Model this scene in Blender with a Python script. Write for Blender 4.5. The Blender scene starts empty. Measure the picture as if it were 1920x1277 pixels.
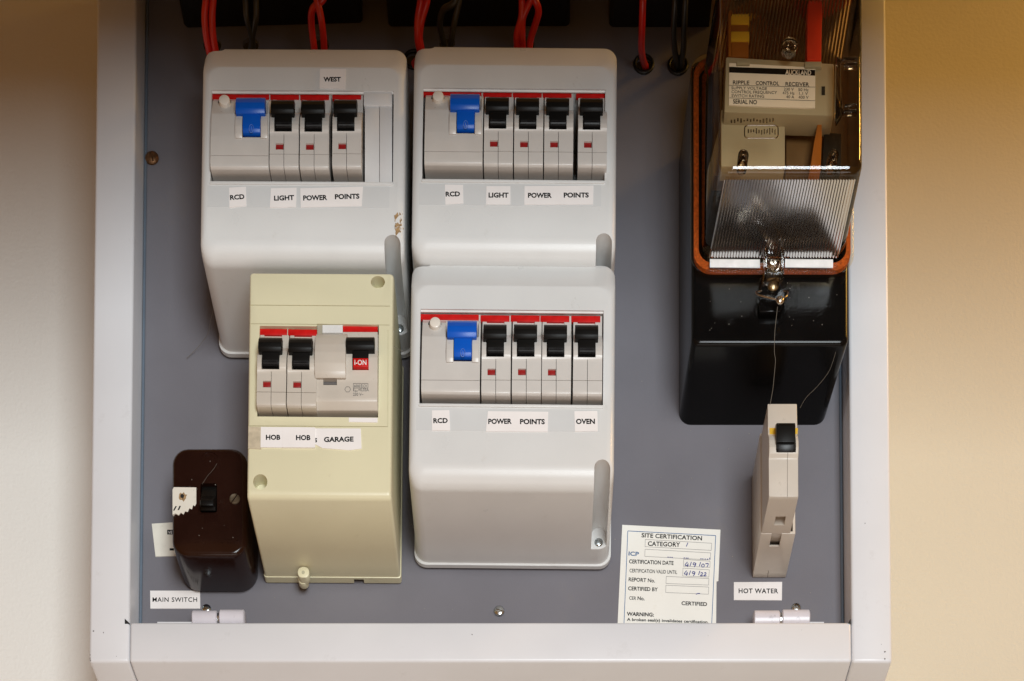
import bpy, bmesh, math, random
from mathutils import Vector, Matrix
random.seed(7)
scene = bpy.context.scene
COL = scene.collection

# ------------------------------------------------------------------ camera
# Shift-lens view of the board from below: the picture plane is almost parallel to the board.
D = 1.10                       # distance of the lens from the back plate
K = 0.00033                    # metres per photo pixel on the back plate
U0, VY = 1000.0, 3300.0        # where lines square to the board converge
TH = 0.050                     # small upward tilt
F = D / K
for _ in range(20):
    V0 = VY - F * math.tan(TH)
    yy = (V0 - 638.5) / F
    F = (D / (math.cos(TH) - yy * math.sin(TH))) / K
V0 = VY - F * math.tan(TH)
FWD = Vector((0, math.cos(TH), math.sin(TH))); UP = Vector((0, -math.sin(TH), math.cos(TH)))

def ray(u, v):
    return FWD + Vector((1, 0, 0)) * ((u - U0) / F) + UP * ((V0 - v) / F)
_r = ray(960, 638.5)
CAM = -_r * (D / _r.y)

def P(u, v, d):
    """point of the board at depth d (metres in front of the back plate) seen at photo position u, v"""
    r = ray(u, v)
    return CAM + r * ((-d - CAM.y) / r.y)

cam_data = bpy.data.cameras.new('camera')
cam_data.sensor_width = 36; cam_data.lens = 36 * F / 1920
cam_data.shift_x = -(U0 - 960) / 1920; cam_data.shift_y = (V0 - 638.5) / 1920
cam_data.clip_start = 0.02; cam_data.clip_end = 50
cam = bpy.data.objects.new('camera', cam_data); COL.objects.link(cam)
cam.location = CAM; cam.rotation_euler = (math.pi / 2 + TH, 0, 0)
scene.camera = cam

# ------------------------------------------------------------------ light
world = bpy.data.worlds.new('World'); scene.world = world; world.use_nodes = True
bg = world.node_tree.nodes['Background']
bg.inputs[0].default_value = (1.0, 0.43, 0.075, 1); bg.inputs[1].default_value = 0.255

def area(name, loc, target, sx, sy, power, color, spread=180):
    l = bpy.data.lights.new(name, 'AREA'); l.shape = 'RECTANGLE'; l.size = sx; l.size_y = sy
    l.energy = power; l.color = color; l.spread = math.radians(spread)
    o = bpy.data.objects.new(name, l); COL.objects.link(o); o.location = loc
    o.rotation_euler = (Vector(target) - Vector(loc)).to_track_quat('-Z', 'Y').to_euler()
    return o
area('room_window_light', (0.45, -2.4, -0.62), (0, 0, -0.05), 0.7, 1.4, 56, (0.89, 0.965, 1.0))
area('floor_bounce_light', (0.10, -0.55, -1.5), (0.05, -0.1, 0), 1.0, 0.5, 2.4, (0.98, 0.975, 0.96))
area('tungsten_lamp', (0.95, -0.24, 0.62), (0.66, 0.1, 0.16), 0.2, 0.2, 2.7, (1.0, 0.54, 0.11), 100)

scene.view_settings.view_transform = 'Standard'; scene.view_settings.look = 'None'
scene.view_settings.exposure = 0.0; scene.view_settings.gamma = 1.0
scene.view_settings.use_curve_mapping = False
scene.render.engine = 'CYCLES'
scene.render.resolution_x = 1024; scene.render.resolution_y = 681
scene.cycles.transparent_max_bounces = 24

# ------------------------------------------------------------------ materials
def srgb(r, g, b):
    f = lambda c: (c / 255 / 12.92) if c / 255 <= 0.04045 else ((c / 255 + 0.055) / 1.055) ** 2.4
    return (f(r), f(g), f(b))

def mat(name, col, rough=0.4, metal=0.0, mottle=0.06, mscale=60, bump=0.0, bscale=900, spec=0.5, dirt=None, dirt_amt=0.0, dirt_scale=35):
    m = bpy.data.materials.new(name); m.use_nodes = True
    nt = m.node_tree; b = nt.nodes['Principled BSDF']
    b.inputs['Roughness'].default_value = rough; b.inputs['Metallic'].default_value = metal
    b.inputs['Specular IOR Level'].default_value = spec
    tc = nt.nodes.new('ShaderNodeTexCoord')
    n = nt.nodes.new('ShaderNodeTexNoise'); n.inputs['Scale'].default_value = mscale; n.inputs['Detail'].default_value = 6
    nt.links.new(tc.outputs['Object'], n.inputs['Vector'])
    r = nt.nodes.new('ShaderNodeValToRGB')
    r.color_ramp.elements[0].position = 0.3; r.color_ramp.elements[1].position = 0.7
    r.color_ramp.elements[0].color = (*[c * (1 - mottle) for c in col], 1)
    r.color_ramp.elements[1].color = (*[min(1, c * (1 + mottle)) for c in col], 1)
    nt.links.new(n.outputs['Fac'], r.inputs['Fac'])
    out = r.outputs['Color']
    if dirt:
        n2 = nt.nodes.new('ShaderNodeTexNoise'); n2.inputs['Scale'].default_value = dirt_scale; n2.inputs['Detail'].default_value = 10
        n2.inputs['Roughness'].default_value = 0.75
        nt.links.new(tc.outputs['Object'], n2.inputs['Vector'])
        r2 = nt.nodes.new('ShaderNodeValToRGB')
        r2.color_ramp.elements[0].position = 0.60; r2.color_ramp.elements[1].position = 0.78
        r2.color_ramp.elements[0].color = (0, 0, 0, 1); r2.color_ramp.elements[1].color = (dirt_amt,) * 3 + (1,)
        nt.links.new(n2.outputs['Fac'], r2.inputs['Fac'])
        mx = nt.nodes.new('ShaderNodeMix'); mx.data_type = 'RGBA'
        nt.links.new(r2.outputs['Color'], mx.inputs['Factor'])
        nt.links.new(out, mx.inputs['A']); mx.inputs['B'].default_value = (*dirt, 1)
        out = mx.outputs['Result']
    nt.links.new(out, b.inputs['Base Color'])
    rr = nt.nodes.new('ShaderNodeMapRange')
    rr.inputs['To Min'].default_value = max(0.02, rough - 0.07); rr.inputs['To Max'].default_value = min(1, rough + 0.07)
    nt.links.new(n.outputs['Fac'], rr.inputs['Value']); nt.links.new(rr.outputs['Result'], b.inputs['Roughness'])
    if bump:
        nb = nt.nodes.new('ShaderNodeTexNoise'); nb.inputs['Scale'].default_value = bscale; nb.inputs['Detail'].default_value = 3
        nt.links.new(tc.outputs['Object'], nb.inputs['Vector'])
        bp = nt.nodes.new('ShaderNodeBump'); bp.inputs['Strength'].default_value = bump; bp.inputs['Distance'].default_value = 0.0006
        nt.links.new(nb.outputs['Fac'], bp.inputs['Height']); nt.links.new(bp.outputs['Normal'], b.inputs['Normal'])
    return m

def clear(name, tint, gloss=0.04, boost=0.02):
    m = bpy.data.materials.new(name); m.use_nodes = True
    nt = m.node_tree; nt.nodes.remove(nt.nodes['Principled BSDF'])
    out = nt.nodes['Material Output']
    tr = nt.nodes.new('ShaderNodeBsdfTransparent'); tr.inputs[0].default_value = (*tint, 1)
    gl = nt.nodes.new('ShaderNodeBsdfGlossy'); gl.inputs['Roughness'].default_value = gloss
    fr = nt.nodes.new('ShaderNodeFresnel'); fr.inputs['IOR'].default_value = 1.5
    ad = nt.nodes.new('ShaderNodeMath'); ad.operation = 'ADD'; ad.inputs[1].default_value = boost
    mx = nt.nodes.new('ShaderNodeMixShader')
    nt.links.new(fr.outputs[0], ad.inputs[0]); nt.links.new(ad.outputs[0], mx.inputs[0])
    nt.links.new(tr.outputs[0], mx.inputs[1]); nt.links.new(gl.outputs[0], mx.inputs[2])
    nt.links.new(mx.outputs[0], out.inputs[0])
    return m

def ribbed(name, tint):
    m = bpy.data.materials.new(name); m.use_nodes = True
    nt = m.node_tree; nt.nodes.remove(nt.nodes['Principled BSDF']); out = nt.nodes['Material Output']
    rf = nt.nodes.new('ShaderNodeBsdfRefraction'); rf.inputs['Color'].default_value = (*tint, 1); rf.inputs['IOR'].default_value = 1.35; rf.inputs['Roughness'].default_value = 0.06
    gl = nt.nodes.new('ShaderNodeBsdfGlossy'); gl.inputs['Roughness'].default_value = 0.12
    fr = nt.nodes.new('ShaderNodeFresnel'); fr.inputs['IOR'].default_value = 1.5
    ad = nt.nodes.new('ShaderNodeMath'); ad.operation = 'ADD'; ad.inputs[1].default_value = 0.05
    mx = nt.nodes.new('ShaderNodeMixShader')
    nt.links.new(fr.outputs[0], ad.inputs[0]); nt.links.new(ad.outputs[0], mx.inputs[0])
    nt.links.new(rf.outputs[0], mx.inputs[1]); nt.links.new(gl.outputs[0], mx.inputs[2]); nt.links.new(mx.outputs[0], out.inputs[0])
    return m

M = dict(
    wall=mat('wall_paint', (0.84, 0.82, 0.775), 0.7, mottle=0.02, mscale=6, bump=0.5, bscale=420),
    warmlitwall=mat('warm_lit_wall_paint', (0.60, 0.555, 0.45), 0.7, mottle=0.02, mscale=6, bump=0.5, bscale=420),  # wall paint with the warm light of the right side mixed into it
    shade_board=mat('dark_shade_board', (0.10, 0.06, 0.035), 0.6, mottle=0.2),
    frame=mat('white_painted_steel', (0.695, 0.70, 0.725), 0.33, mottle=0.02, mscale=25, bump=0.08, bscale=220, dirt=(0.3, 0.27, 0.24), dirt_amt=0.25, dirt_scale=50),
    plate=mat('grey_painted_steel', (0.180, 0.173, 0.192), 0.55, mottle=0.08, mscale=14, bump=0.12, bscale=1200, spec=0.14, dirt=(0.215, 0.195, 0.185), dirt_amt=0.8, dirt_scale=7),
    bead=mat('blue_grey_highlight', (0.13, 0.165, 0.21), 0.35),
    unit=mat('light_grey_plastic', (0.68, 0.68, 0.668), 0.30, mottle=0.02, mscale=40, bump=0.10, bscale=2200, dirt=(0.42, 0.38, 0.32), dirt_amt=0.3, dirt_scale=55),
    film=mat('label_film', (0.63, 0.635, 0.63), 0.35, mottle=0.02),
    blank=mat('blank_grey_plastic', (0.70, 0.695, 0.69), 0.4, mottle=0.02),
    cream=mat('yellowed_plastic', (0.70, 0.655, 0.45), 0.34, mottle=0.035, mscale=18, bump=0.08, bscale=1800, dirt=(0.40, 0.34, 0.20), dirt_amt=0.35, dirt_scale=60),
    hole=mat('yellowed_plastic_plug', (0.45, 0.43, 0.30), 0.5),
    breaker=mat('beige_grey_plastic', (0.59, 0.56, 0.525), 0.30, mottle=0.03, mscale=90, dirt=(0.16, 0.13, 0.10), dirt_amt=0.3, dirt_scale=170),
    old=mat('aged_beige_plastic', (0.56, 0.505, 0.435), 0.36, mottle=0.05, mscale=60, dirt=(0.13, 0.10, 0.07), dirt_amt=0.45, dirt_scale=120),
    button=mat('ivory_plastic', (0.75, 0.69, 0.61), 0.3),
    red=mat('red_plastic', (0.55, 0.007, 0.006), 0.4, mottle=0.12, mscale=300, spec=0.3),
    darkred=mat('dark_red_flag', (0.30, 0.008, 0.008), 0.4),
    blue=mat('blue_plastic', (0.003, 0.088, 0.49), 0.3, mottle=0.05, spec=0.3),
    palebl=mat('pale_blue_moulding', (0.10, 0.22, 0.62), 0.3),
    black=mat('black_plastic', (0.0065, 0.006, 0.0055), 0.40, mottle=0.1, spec=0.14),
    grip=mat('black_worn_plastic', (0.011, 0.011, 0.012), 0.35, mottle=0.35, mscale=500, spec=0.3),
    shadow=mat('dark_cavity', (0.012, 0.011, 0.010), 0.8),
    bake=mat('brown_bakelite', (0.017, 0.0056, 0.0036), 0.20, mottle=0.15, mscale=40, spec=0.35, dirt=(0.035, 0.022, 0.016), dirt_amt=0.5, dirt_scale=70),
    blackbake=mat('black_bakelite', (0.0038, 0.0035, 0.0034), 0.16, mottle=0.2, mscale=30, dirt=(0.02, 0.019, 0.017), dirt_amt=0.2, dirt_scale=60, spec=0.18),
    matteblack=mat('matt_black_plastic', (0.005, 0.0045, 0.004), 0.5),
    paper=mat('label_paper', (0.85, 0.81, 0.79), 0.5, mottle=0.02, mscale=90),
    cert=mat('certificate_paper', (0.87, 0.85, 0.79), 0.5, mottle=0.02, mscale=40, dirt=(0.60, 0.54, 0.42), dirt_amt=0.4, dirt_scale=45),
    oldpaper=mat('aged_label_paper', (0.74, 0.70, 0.61), 0.55, mottle=0.05, mscale=80, dirt=(0.3, 0.24, 0.15), dirt_amt=0.4, dirt_scale=90),
    tape=mat('old_tape', (0.55, 0.47, 0.34), 0.4, mottle=0.15, mscale=300, dirt=(0.30, 0.20, 0.12), dirt_amt=0.5, dirt_scale=220),
    ink=mat('black_ink', (0.004, 0.004, 0.004), 0.6, mottle=0.0, spec=0.2),
    greyink=mat('grey_ink', (0.13, 0.12, 0.115), 0.5, mottle=0.0),
    blueink=mat('blue_ink', (0.012, 0.11, 0.30), 0.5, mottle=0.0),
    penink=mat('ballpoint_ink', (0.015, 0.025, 0.25), 0.4, mottle=0.1),
    line=mat('thin_printed_line', (0.22, 0.21, 0.21), 0.5, mottle=0.0),
    steel=mat('zinc_steel', (0.55, 0.60, 0.62), 0.22, metal=1.0, mottle=0.2, mscale=300),
    brass=mat('dull_brass', (0.40, 0.30, 0.17), 0.33, metal=1.0, mottle=0.25, mscale=400),
    rust=mat('rusty_brass', (0.20, 0.10, 0.045), 0.45, metal=0.8, mottle=0.4, mscale=300),
    dullscrew=mat('tarnished_brass', (0.10, 0.072, 0.042), 0.6, metal=0.3, mottle=0.3, mscale=400),
    dust=mat('pale_dust', (0.32, 0.29, 0.25), 0.9),
    chip=mat('bare_chip', (0.10, 0.085, 0.075), 0.7),
    nickel=mat('aged_nickel', (0.55, 0.50, 0.43), 0.25, metal=1.0, mottle=0.2, mscale=400),
    redcable=mat('red_cable_sheath', (0.50, 0.012, 0.008), 0.30, mottle=0.1, mscale=120),
    blackcable=mat('black_cable_sheath', (0.016, 0.014, 0.010), 0.4, mottle=0.2, mscale=120),
    gasket=mat('orange_cork_gasket', (0.46, 0.095, 0.010), 0.6, mottle=0.45, mscale=900, bump=0.3, bscale=1500),
    beige=mat('grey_beige_housing', (0.38, 0.345, 0.265), 0.45, mottle=0.04, mscale=60),
    inner=mat('brown_inner_board', (0.14, 0.085, 0.04), 0.5, mottle=0.2, mscale=50),
    orange=mat('orange_insulator', (0.30, 0.10, 0.014), 0.4),
    yellow=mat('yellow_tape', (0.70, 0.42, 0.03), 0.45, mottle=0.08),
    scarlet=mat('scarlet_plastic', (0.75, 0.05, 0.02), 0.4),
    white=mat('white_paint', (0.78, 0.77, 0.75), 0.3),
    flangewhite=mat('white_flange_strip', (0.80, 0.78, 0.76), 0.25, mottle=0.08, mscale=200),
    scuff=mat('brown_scuff', (0.33, 0.21, 0.10), 0.7, mottle=0.4, mscale=700),
    web=mat('cobweb', (0.17, 0.15, 0.125), 0.8, spec=0.1),
    glass=clear('clear_polycarbonate', (0.97, 0.86, 0.69), 0.03, 0.02),
    ribglass=ribbed('ribbed_polycarbonate', (0.72, 0.56, 0.40)),
    ribtop=clear('ribbed_clear_top', (0.93, 0.84, 0.70), 0.15, 0.12),
    clearedge=clear('clear_polycarbonate_thick', (0.84, 0.78, 0.70), 0.06, 0.10),
)

# ------------------------------------------------------------------ object helpers
def tag(o, label, cat, group=None, kind=None):
    if label: o['label'] = label
    if cat: o['category'] = cat
    if group: o['group'] = group
    if kind: o['kind'] = kind
    return o

def thing(name, label, cat, loc, roll=0.0, group=None):
    o = bpy.data.objects.new(name, None); COL.objects.link(o)
    o.empty_display_size = 0.01
    o.location = loc; o.rotation_euler = (0, roll, 0)
    return tag(o, label, cat, group)

def wmat(o):
    m = o.matrix_basis.copy()
    while o.parent:
        o = o.parent; m = o.matrix_basis @ m
    return m

def finish(name, bm, m, parent=None, smooth=35, local=False, recalc=True):
    """bm is in world space (or in the parent's space when local); one mesh object"""
    if recalc: bmesh.ops.recalc_face_normals(bm, faces=bm.faces)
    me = bpy.data.meshes.new(name)
    if parent is not None and not local:
        bm.transform(wmat(parent).inverted())
    bm.to_mesh(me); bm.free()
    if smooth:
        for p in me.polygons: p.use_smooth = True
        me.set_sharp_from_angle(angle=math.radians(smooth))
    if m: me.materials.append(m)
    o = bpy.data.objects.new(name, me); COL.objects.link(o)
    if parent is not None: o.parent = parent
    return o

def prism(bm, ptsA, ptsB):
    """closed solid between two matching rings of points"""
    a = [bm.verts.new(p) for p in ptsA]; b = [bm.verts.new(p) for p in ptsB]
    n = len(a)
    bm.faces.new(a); bm.faces.new(b[::-1])
    for i in range(n):
        bm.faces.new((a[i], b[i], b[(i + 1) % n], a[(i + 1) % n]))

def bevel(bm, w, seg=2, edges=None):
    if w: bmesh.ops.bevel(bm, geom=list(edges or bm.edges), offset=w, segments=seg, affect='EDGES', profile=0.5, clamp_overlap=True)

def slab_bm(pts, d0, d1, bev=0, seg=2, dref=None):
    """outline seen at photo positions pts on the plane d1, going straight back to d0"""
    bm = bmesh.new()
    w = [P(u, v, d1 if dref is None else dref) for u, v in pts]
    prism(bm, [(p.x, -d1, p.z) for p in w], [(p.x, -d0, p.z) for p in w])
    bevel(bm, bev, seg)
    return bm

def slab(name, pts, d0, d1, m, parent=None, bev=0, seg=2, smooth=35):
    return finish(name, slab_bm(pts, d0, d1, bev, seg), m, parent, smooth)

def rect(u0, v0, u1, v1): return [(u0, v0), (u1, v0), (u1, v1), (u0, v1)]

def rrect(u0, v0, u1, v1, r, n=6):
    pts = []
    for cx, cy, a0 in ((u1 - r, v0 + r, -90), (u1 - r, v1 - r, 0), (u0 + r, v1 - r, 90), (u0 + r, v0 + r, 180)):
        for i in range(n + 1):
            a = math.radians(a0 + 90 * i / n); pts.append((cx + r * math.cos(a), cy + r * math.sin(a)))
    return pts

def ellipse(cu, cv, ru, rv, n=28):
    return [(cu + ru * math.cos(2 * math.pi * i / n), cv + rv * math.sin(2 * math.pi * i / n)) for i in range(n)]

def xprism_bm(u0, u1, uref_v, uref_d, prof, bev=0, seg=2):
    """side profile prof [(v, d)] pushed from u0 to u1"""
    x0 = P(u0, uref_v, uref_d).x; x1 = P(u1, uref_v, uref_d).x
    um = (u0 + u1) / 2
    yz = [(-d, P(um, v, d).z) for v, d in prof]
    bm = bmesh.new()
    prism(bm, [(x0, y, z) for y, z in yz], [(x1, y, z) for y, z in yz])
    bevel(bm, bev, seg)
    return bm

def loft_bm(rings, cap0=True, cap1=True):
    """rings: lists of world points, same count"""
    bm = bmesh.new(); rows = [[bm.verts.new(p) for p in r] for r in rings]
    n = len(rows[0])
    for a, b in zip(rows, rows[1:]):
        for i in range(n):
            bm.faces.new((a[i], a[(i + 1) % n], b[(i + 1) % n], b[i]))
    if cap0: bm.faces.new(rows[0][::-1])
    if cap1: bm.faces.new(rows[-1])
    return bm

def ring_px(u0, v0, u1, v1, r, d, n=6):
    return [P(u, v, d) for u, v in rrect(u0, v0, u1, v1, r, n)]

def boolean(o, cutters, op='DIFFERENCE', smooth=35, keepmats=True):
    """cutters: objects (removed afterwards); shares o's parent space"""
    for c in cutters:
        md = o.modifiers.new('cut', 'BOOLEAN'); md.operation = op; md.solver = 'EXACT'; md.object = c
    bpy.context.view_layer.update()
    dg = bpy.context.evaluated_depsgraph_get()
    me = bpy.data.meshes.new_from_object(o.evaluated_get(dg), depsgraph=dg)
    m0 = o.data.materials[0] if o.data.materials else None
    o.modifiers.clear(); o.data = me
    me.materials.clear()
    if m0: me.materials.append(m0)
    for p in me.polygons: p.use_smooth = True; p.material_index = 0
    me.set_sharp_from_angle(angle=math.radians(smooth))
    for c in cutters:
        mc = c.data; bpy.data.objects.remove(c); bpy.data.meshes.remove(mc)

def joined(bms):
    out = bmesh.new()
    for b in bms:
        me = bpy.data.meshes.new('t'); b.to_mesh(me); b.free(); out.from_mesh(me); bpy.data.meshes.remove(me)
    return out

def smooth_path(pts, sub=8):
    pts = [Vector(p) for p in pts]
    if len(pts) < 3: return pts
    out = []
    for i in range(len(pts) - 1):
        p0 = pts[max(i - 1, 0)]; p1 = pts[i]; p2 = pts[i + 1]; p3 = pts[min(i + 2, len(pts) - 1)]
        for k in range(sub):
            t = k / sub
            out.append(0.5 * ((2 * p1) + (p2 - p0) * t + (2 * p0 - 5 * p1 + 4 * p2 - p3) * t * t + (3 * p1 - p0 - 3 * p2 + p3) * t ** 3))
    out.append(pts[-1]); return out

def tube_bm(pts, rad, n=12, sub=8, rads=None):
    path = smooth_path(pts, sub)
    rings = []; nrm = None
    for i, p in enumerate(path):
        t = (path[min(i + 1, len(path) - 1)] - path[max(i - 1, 0)]).normalized()
        if nrm is None:
            nrm = t.cross(Vector((0, 1, 0)));
            if nrm.length < 1e-4: nrm = t.cross(Vector((1, 0, 0)))
        nrm = (nrm - t * nrm.dot(t)).normalized(); bn = t.cross(nrm)
        rings.append([p + (nrm * math.cos(2 * math.pi * k / n) + bn * math.sin(2 * math.pi * k / n)) * rad for k in range(n)])
    return loft_bm(rings)

def tube(name, pts, rad, m, parent=None, n=12, sub=8):
    return finish(name, tube_bm(pts, rad, n, sub), m, parent, 60)

def text_bm(s, pL, pR, h, bold=0.0, spacing=1.0, shear=0.0, thick=0.00006):
    """lettering whose baseline runs from pL to pR (world points on a front plane), cap height h metres"""
    cu = bpy.data.curves.new('lettering', 'FONT'); cu.body = s; cu.size = 1; cu.offset = bold
    cu.space_character = spacing; cu.shear = shear; cu.resolution_u = 3
    o = bpy.data.objects.new('lettering', cu); COL.objects.link(o)
    bpy.context.view_layer.update(); dg = bpy.context.evaluated_depsgraph_get()
    me = bpy.data.meshes.new_from_object(o.evaluated_get(dg), depsgraph=dg)
    bpy.data.objects.remove(o); bpy.data.curves.remove(cu)
    bm = bmesh.new(); bm.from_mesh(me); bpy.data.meshes.remove(me)
    xs = [v.co.x for v in bm.verts]; x0, x1 = min(xs), max(xs)
    ax = (pR - pL); L = ax.length; ax = ax / L; upv = Vector((-ax.z, 0, ax.x))
    cap = 0.70
    for v in bm.verts:
        t = (v.co.x - x0) / (x1 - x0) * L
        w = pL + ax * t + upv * (v.co.y / cap * h)
        v.co = w
    g = bmesh.ops.extrude_face_region(bm, geom=bm.faces[:])
    for v in g['geom']:
        if isinstance(v, bmesh.types.BMVert): v.co.y += thick
    return bm

def mpx(v, d): return (P(1001, v, d) - P(1000, v, d)).length
def vpx(v, d): return (P(1000, v, d) - P(1000, v + 1, d)).length

def texts(name, items, d, m, parent, bold=0.012):
    """items: (string, (uL, vL), (uR, vR), cap height in px[, bold[, spacing]])"""
    bms = []
    for it in items:
        s, a, b, h = it[:4]
        bo = it[4] if len(it) > 4 else bold
        sp = it[5] if len(it) > 5 else 1.0
        bms.append(text_bm(s, P(a[0], a[1], d), P(b[0], b[1], d), h * vpx(a[1], d), bo, sp))
    return finish(name, joined(bms), m, parent, 0, recalc=False)

def lines(name, segs, w, d, m, parent, closed=False):
    """thin printed lines, w px wide, between photo points on the plane d"""
    bms = []
    for a, b in segs:
        A = P(a[0], a[1], d); B = P(b[0], b[1], d); t = (B - A).normalized()
        n = Vector((-t.z, 0, t.x)) * (w * mpx(a[1], d) / 2)
        bm = bmesh.new()
        q = [A - n, B - n, B + n, A + n]
        prism(bm, q, [p + Vector((0, 0.00006, 0)) for p in q]); bms.append(bm)
    return finish(name, joined(bms), m, parent, 0)

def frame_segs(pts): return [(pts[i], pts[(i + 1) % len(pts)]) for i in range(len(pts))]

def dup(root, loc, roll, label, group=None, skip=()):
    r = root.copy(); COL.objects.link(r); r.location = loc; r.rotation_euler = (0, roll, 0)
    r['label'] = label
    if group: r['group'] = group
    for ch in list(root.children):
        if ch.name.split('.')[0] in skip: continue
        c = ch.copy(); COL.objects.link(c); c.parent = r
        for g in list(ch.children):
            k = g.copy(); COL.objects.link(k); k.parent = c
    return r

def screw(name, u, v, d, rpx, m, parent=None, label=None, cat=None, cross=True, ang=20, dome=0.45, group=None, washer=False):
    c = P(u, v, d); r = rpx * mpx(v, d)
    rings = []
    prof = [(1.0, 0.0), (1.0, 0.12), (0.95, 0.22), (0.8, 0.33), (0.55, dome * 0.92), (0.25, dome)]
    for rr, hh in prof:
        rings.append([(c.x + r * rr * math.cos(2 * math.pi * i / 28), -d - r * hh, c.z + r * rr * math.sin(2 * math.pi * i / 28)) for i in range(28)])
    if parent is None:
        parent_ = None; bm = loft_bm(rings)
        for vv in bm.verts: vv.co -= Vector((c.x, -d, c.z))
        o = finish(name, bm, m, None, 40); o.location = (c.x, -d, c.z)
    else:
        o = finish(name, loft_bm(rings), m, parent, 40)
    cuts = []
    for k in range(2 if cross else 1):
        a = math.radians(ang + 90 * k)
        L = r * (0.66 if cross else 1.3); w = r * (0.13 if cross else 0.12)
        bm = bmesh.new(); bmesh.ops.create_cube(bm, size=1)
        bm.transform(Matrix.Translation((c.x, -d - r * (dome + 0.0), c.z)) @ Matrix.Rotation(a, 4, 'Y') @ Matrix.Diagonal((2 * L, r * 0.5, 2 * w, 1)))
        cuts.append(finish('cutter', bm, m, None, 0))
    boolean(o, cuts, smooth=40)
    if label: tag(o, label, cat, group)
    return o

# ------------------------------------------------------------------ setting
def struct(name, bm, m, smooth=0):
    o = finish(name, bm, m, None, smooth); o['kind'] = 'structure'; return o

def box_bm(x0, x1, y0, y1, z0, z1, bev=0, seg=2):
    bm = bmesh.new()
    prism(bm, [(x0, y0, z0), (x1, y0, z0), (x1, y0, z1), (x0, y0, z1)], [(x0, y1, z0), (x1, y1, z0), (x1, y1, z1), (x0, y1, z1)])
    bevel(bm, bev, seg); return bm

WD = -0.10
struct('wall', box_bm(-2.2, -0.05, 0.10, 0.16, -1.6, 1.2), M['wall'])
struct('wall_part', box_bm(-0.0499, 2.2, 0.10, 0.16, -1.6, 1.2), M['warmlitwall'])  # right part of the same wall, warm light put into its colour
struct('shade_board', box_bm(-2.2, 2.2, -0.33, -0.29, 0.008, 0.60), M['shade_board'])  # unseen board added to shade the top of the panel

FD = 0.025
cab = thing('meter_cabinet', 'white steel meter cabinet with grey back plate and open front', 'cabinet', (0, 0.1, P(960, 1240, FD).z))
xoL = P(174, 640, FD).x; xiL = P(249, 640, FD).x; xiR = P(1592, 640, FD).x; xoR = P(1667, 640, FD).x
zb = P(960, 1241, FD).z; zt = P(960, 1167, FD).z; ztop = 0.33
finish('frame_post', box_bm(xoL, xiL, -FD, 0.0995, zb, ztop, 0.0018, 3), M['frame'], cab)
finish('frame_post', box_bm(xiR, xoR, -FD, 0.0995, zb, ztop, 0.0018, 3), M['frame'], cab)
finish('bottom_rail', box_bm(xiL + 0.0003, xiR - 0.0003, -FD - 0.0004, 0.0995, zb, zt, 0.0016, 3), M['frame'], cab)
# back plate with its cable holes
zpb = zt - 0.005
plate = finish('back_plate', box_bm(xiL + 0.001, xiR - 0.001, 0.0, 0.003, zpb, ztop), M['plate'], cab, 0)
cuts = []
HOLES = ((1207, 122, 17), (1271, 124, 17), (776, 113, 17), (398, 84, 17), (600, 84, 17), (985, 84, 17), (470, 84, 15), (838, 80, 15))
for hu, hv, hr in HOLES:
    cuts.append(finish('cutter', slab_bm(ellipse(hu, hv, hr, hr), -0.02, 0.01, dref=0), None, None, 0))
for c in cuts: pass
boolean(plate, cuts, smooth=30)
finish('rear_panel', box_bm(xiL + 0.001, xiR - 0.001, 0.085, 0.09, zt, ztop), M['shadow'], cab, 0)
for hu, hv, hr in HOLES[:3]:
    c = P(hu, hv, 0)
    r = hr * K
    finish('grommet', tube_bm([(c.x + r * math.cos(a), -0.0006, c.z + r * math.sin(a)) for a in [2 * math.pi * i / 24 for i in range(25)]], 0.0011, 8, 1), M['matteblack'], cab, 60)
for x in (xiL + 0.0012, xiR - 0.0012):
    finish('edge_highlight', tube_bm([(x, -0.0004, zpb), (x, -0.0004, ztop)], 0.0009, 8, 1), M['bead'], cab, 60)  # bead coloured as the bluish highlight along the plate edge
# notches at the two rail joints
for u, s in ((236, 1), (1597, -1)):
    slab('joint_gap', [(u - 2, 1160), (u + 7 * s, 1168.5), (u - 2, 1169)], FD - 0.002, FD + 0.0005, M['shadow'], cab)

def hinge(u0, u1, um, v0, v1, dd):
    h = None
    for i, (a, b) in enumerate(((u0, um - 2), (um + 2, u1))):
        z = P(a, (v0 + v1) / 2 + 3, dd).z; r = (v1 - v0) / 2 * mpx(v0, dd) * 0.92
        x0 = P(a, v0, dd).x; x1 = P(b, v0, dd).x
        dz = -0.0006 if i == 0 else 0
        rings = []
        for x, f in ((x0, 0.86), (x0 + 0.0006, 1.0), (x1 - 0.0006, 1.0), (x1, 0.86)):
            rings.append([(x, -dd + r * f * math.cos(2 * math.pi * k / 24), z + dz + r * f * math.sin(2 * math.pi * k / 24)) for k in range(24)])
        o = finish('hinge', loft_bm(rings), M['hinge'] , cab, 40)
        if i == 0:
            pz = z
            finish('hinge_pin', tube_bm([(P(um - 5, v0, dd).x, -dd, z), (P(um + 5, v0, dd).x, -dd, z)], r * 0.72, 16, 1), M['steel'], o, 60)
M['hinge'] = mat('chipped_white_paint', (0.66, 0.63, 0.68), 0.3, dirt=(0.05, 0.04, 0.035), dirt_amt=0.9, dirt_scale=130)
hinge(362, 460, 411, 1141, 1180, 0.012)
hinge(1412, 1517, 1463, 1141, 1180, 0.012)
finish('hinge_leaf', slab_bm(rect(295, 1166, 362, 1185), 0.014, 0.0155), M['frame'], cab)
finish('hinge_leaf', slab_bm(rect(1517, 1166, 1545, 1185), 0.014, 0.0155), M['frame'], cab)

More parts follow.
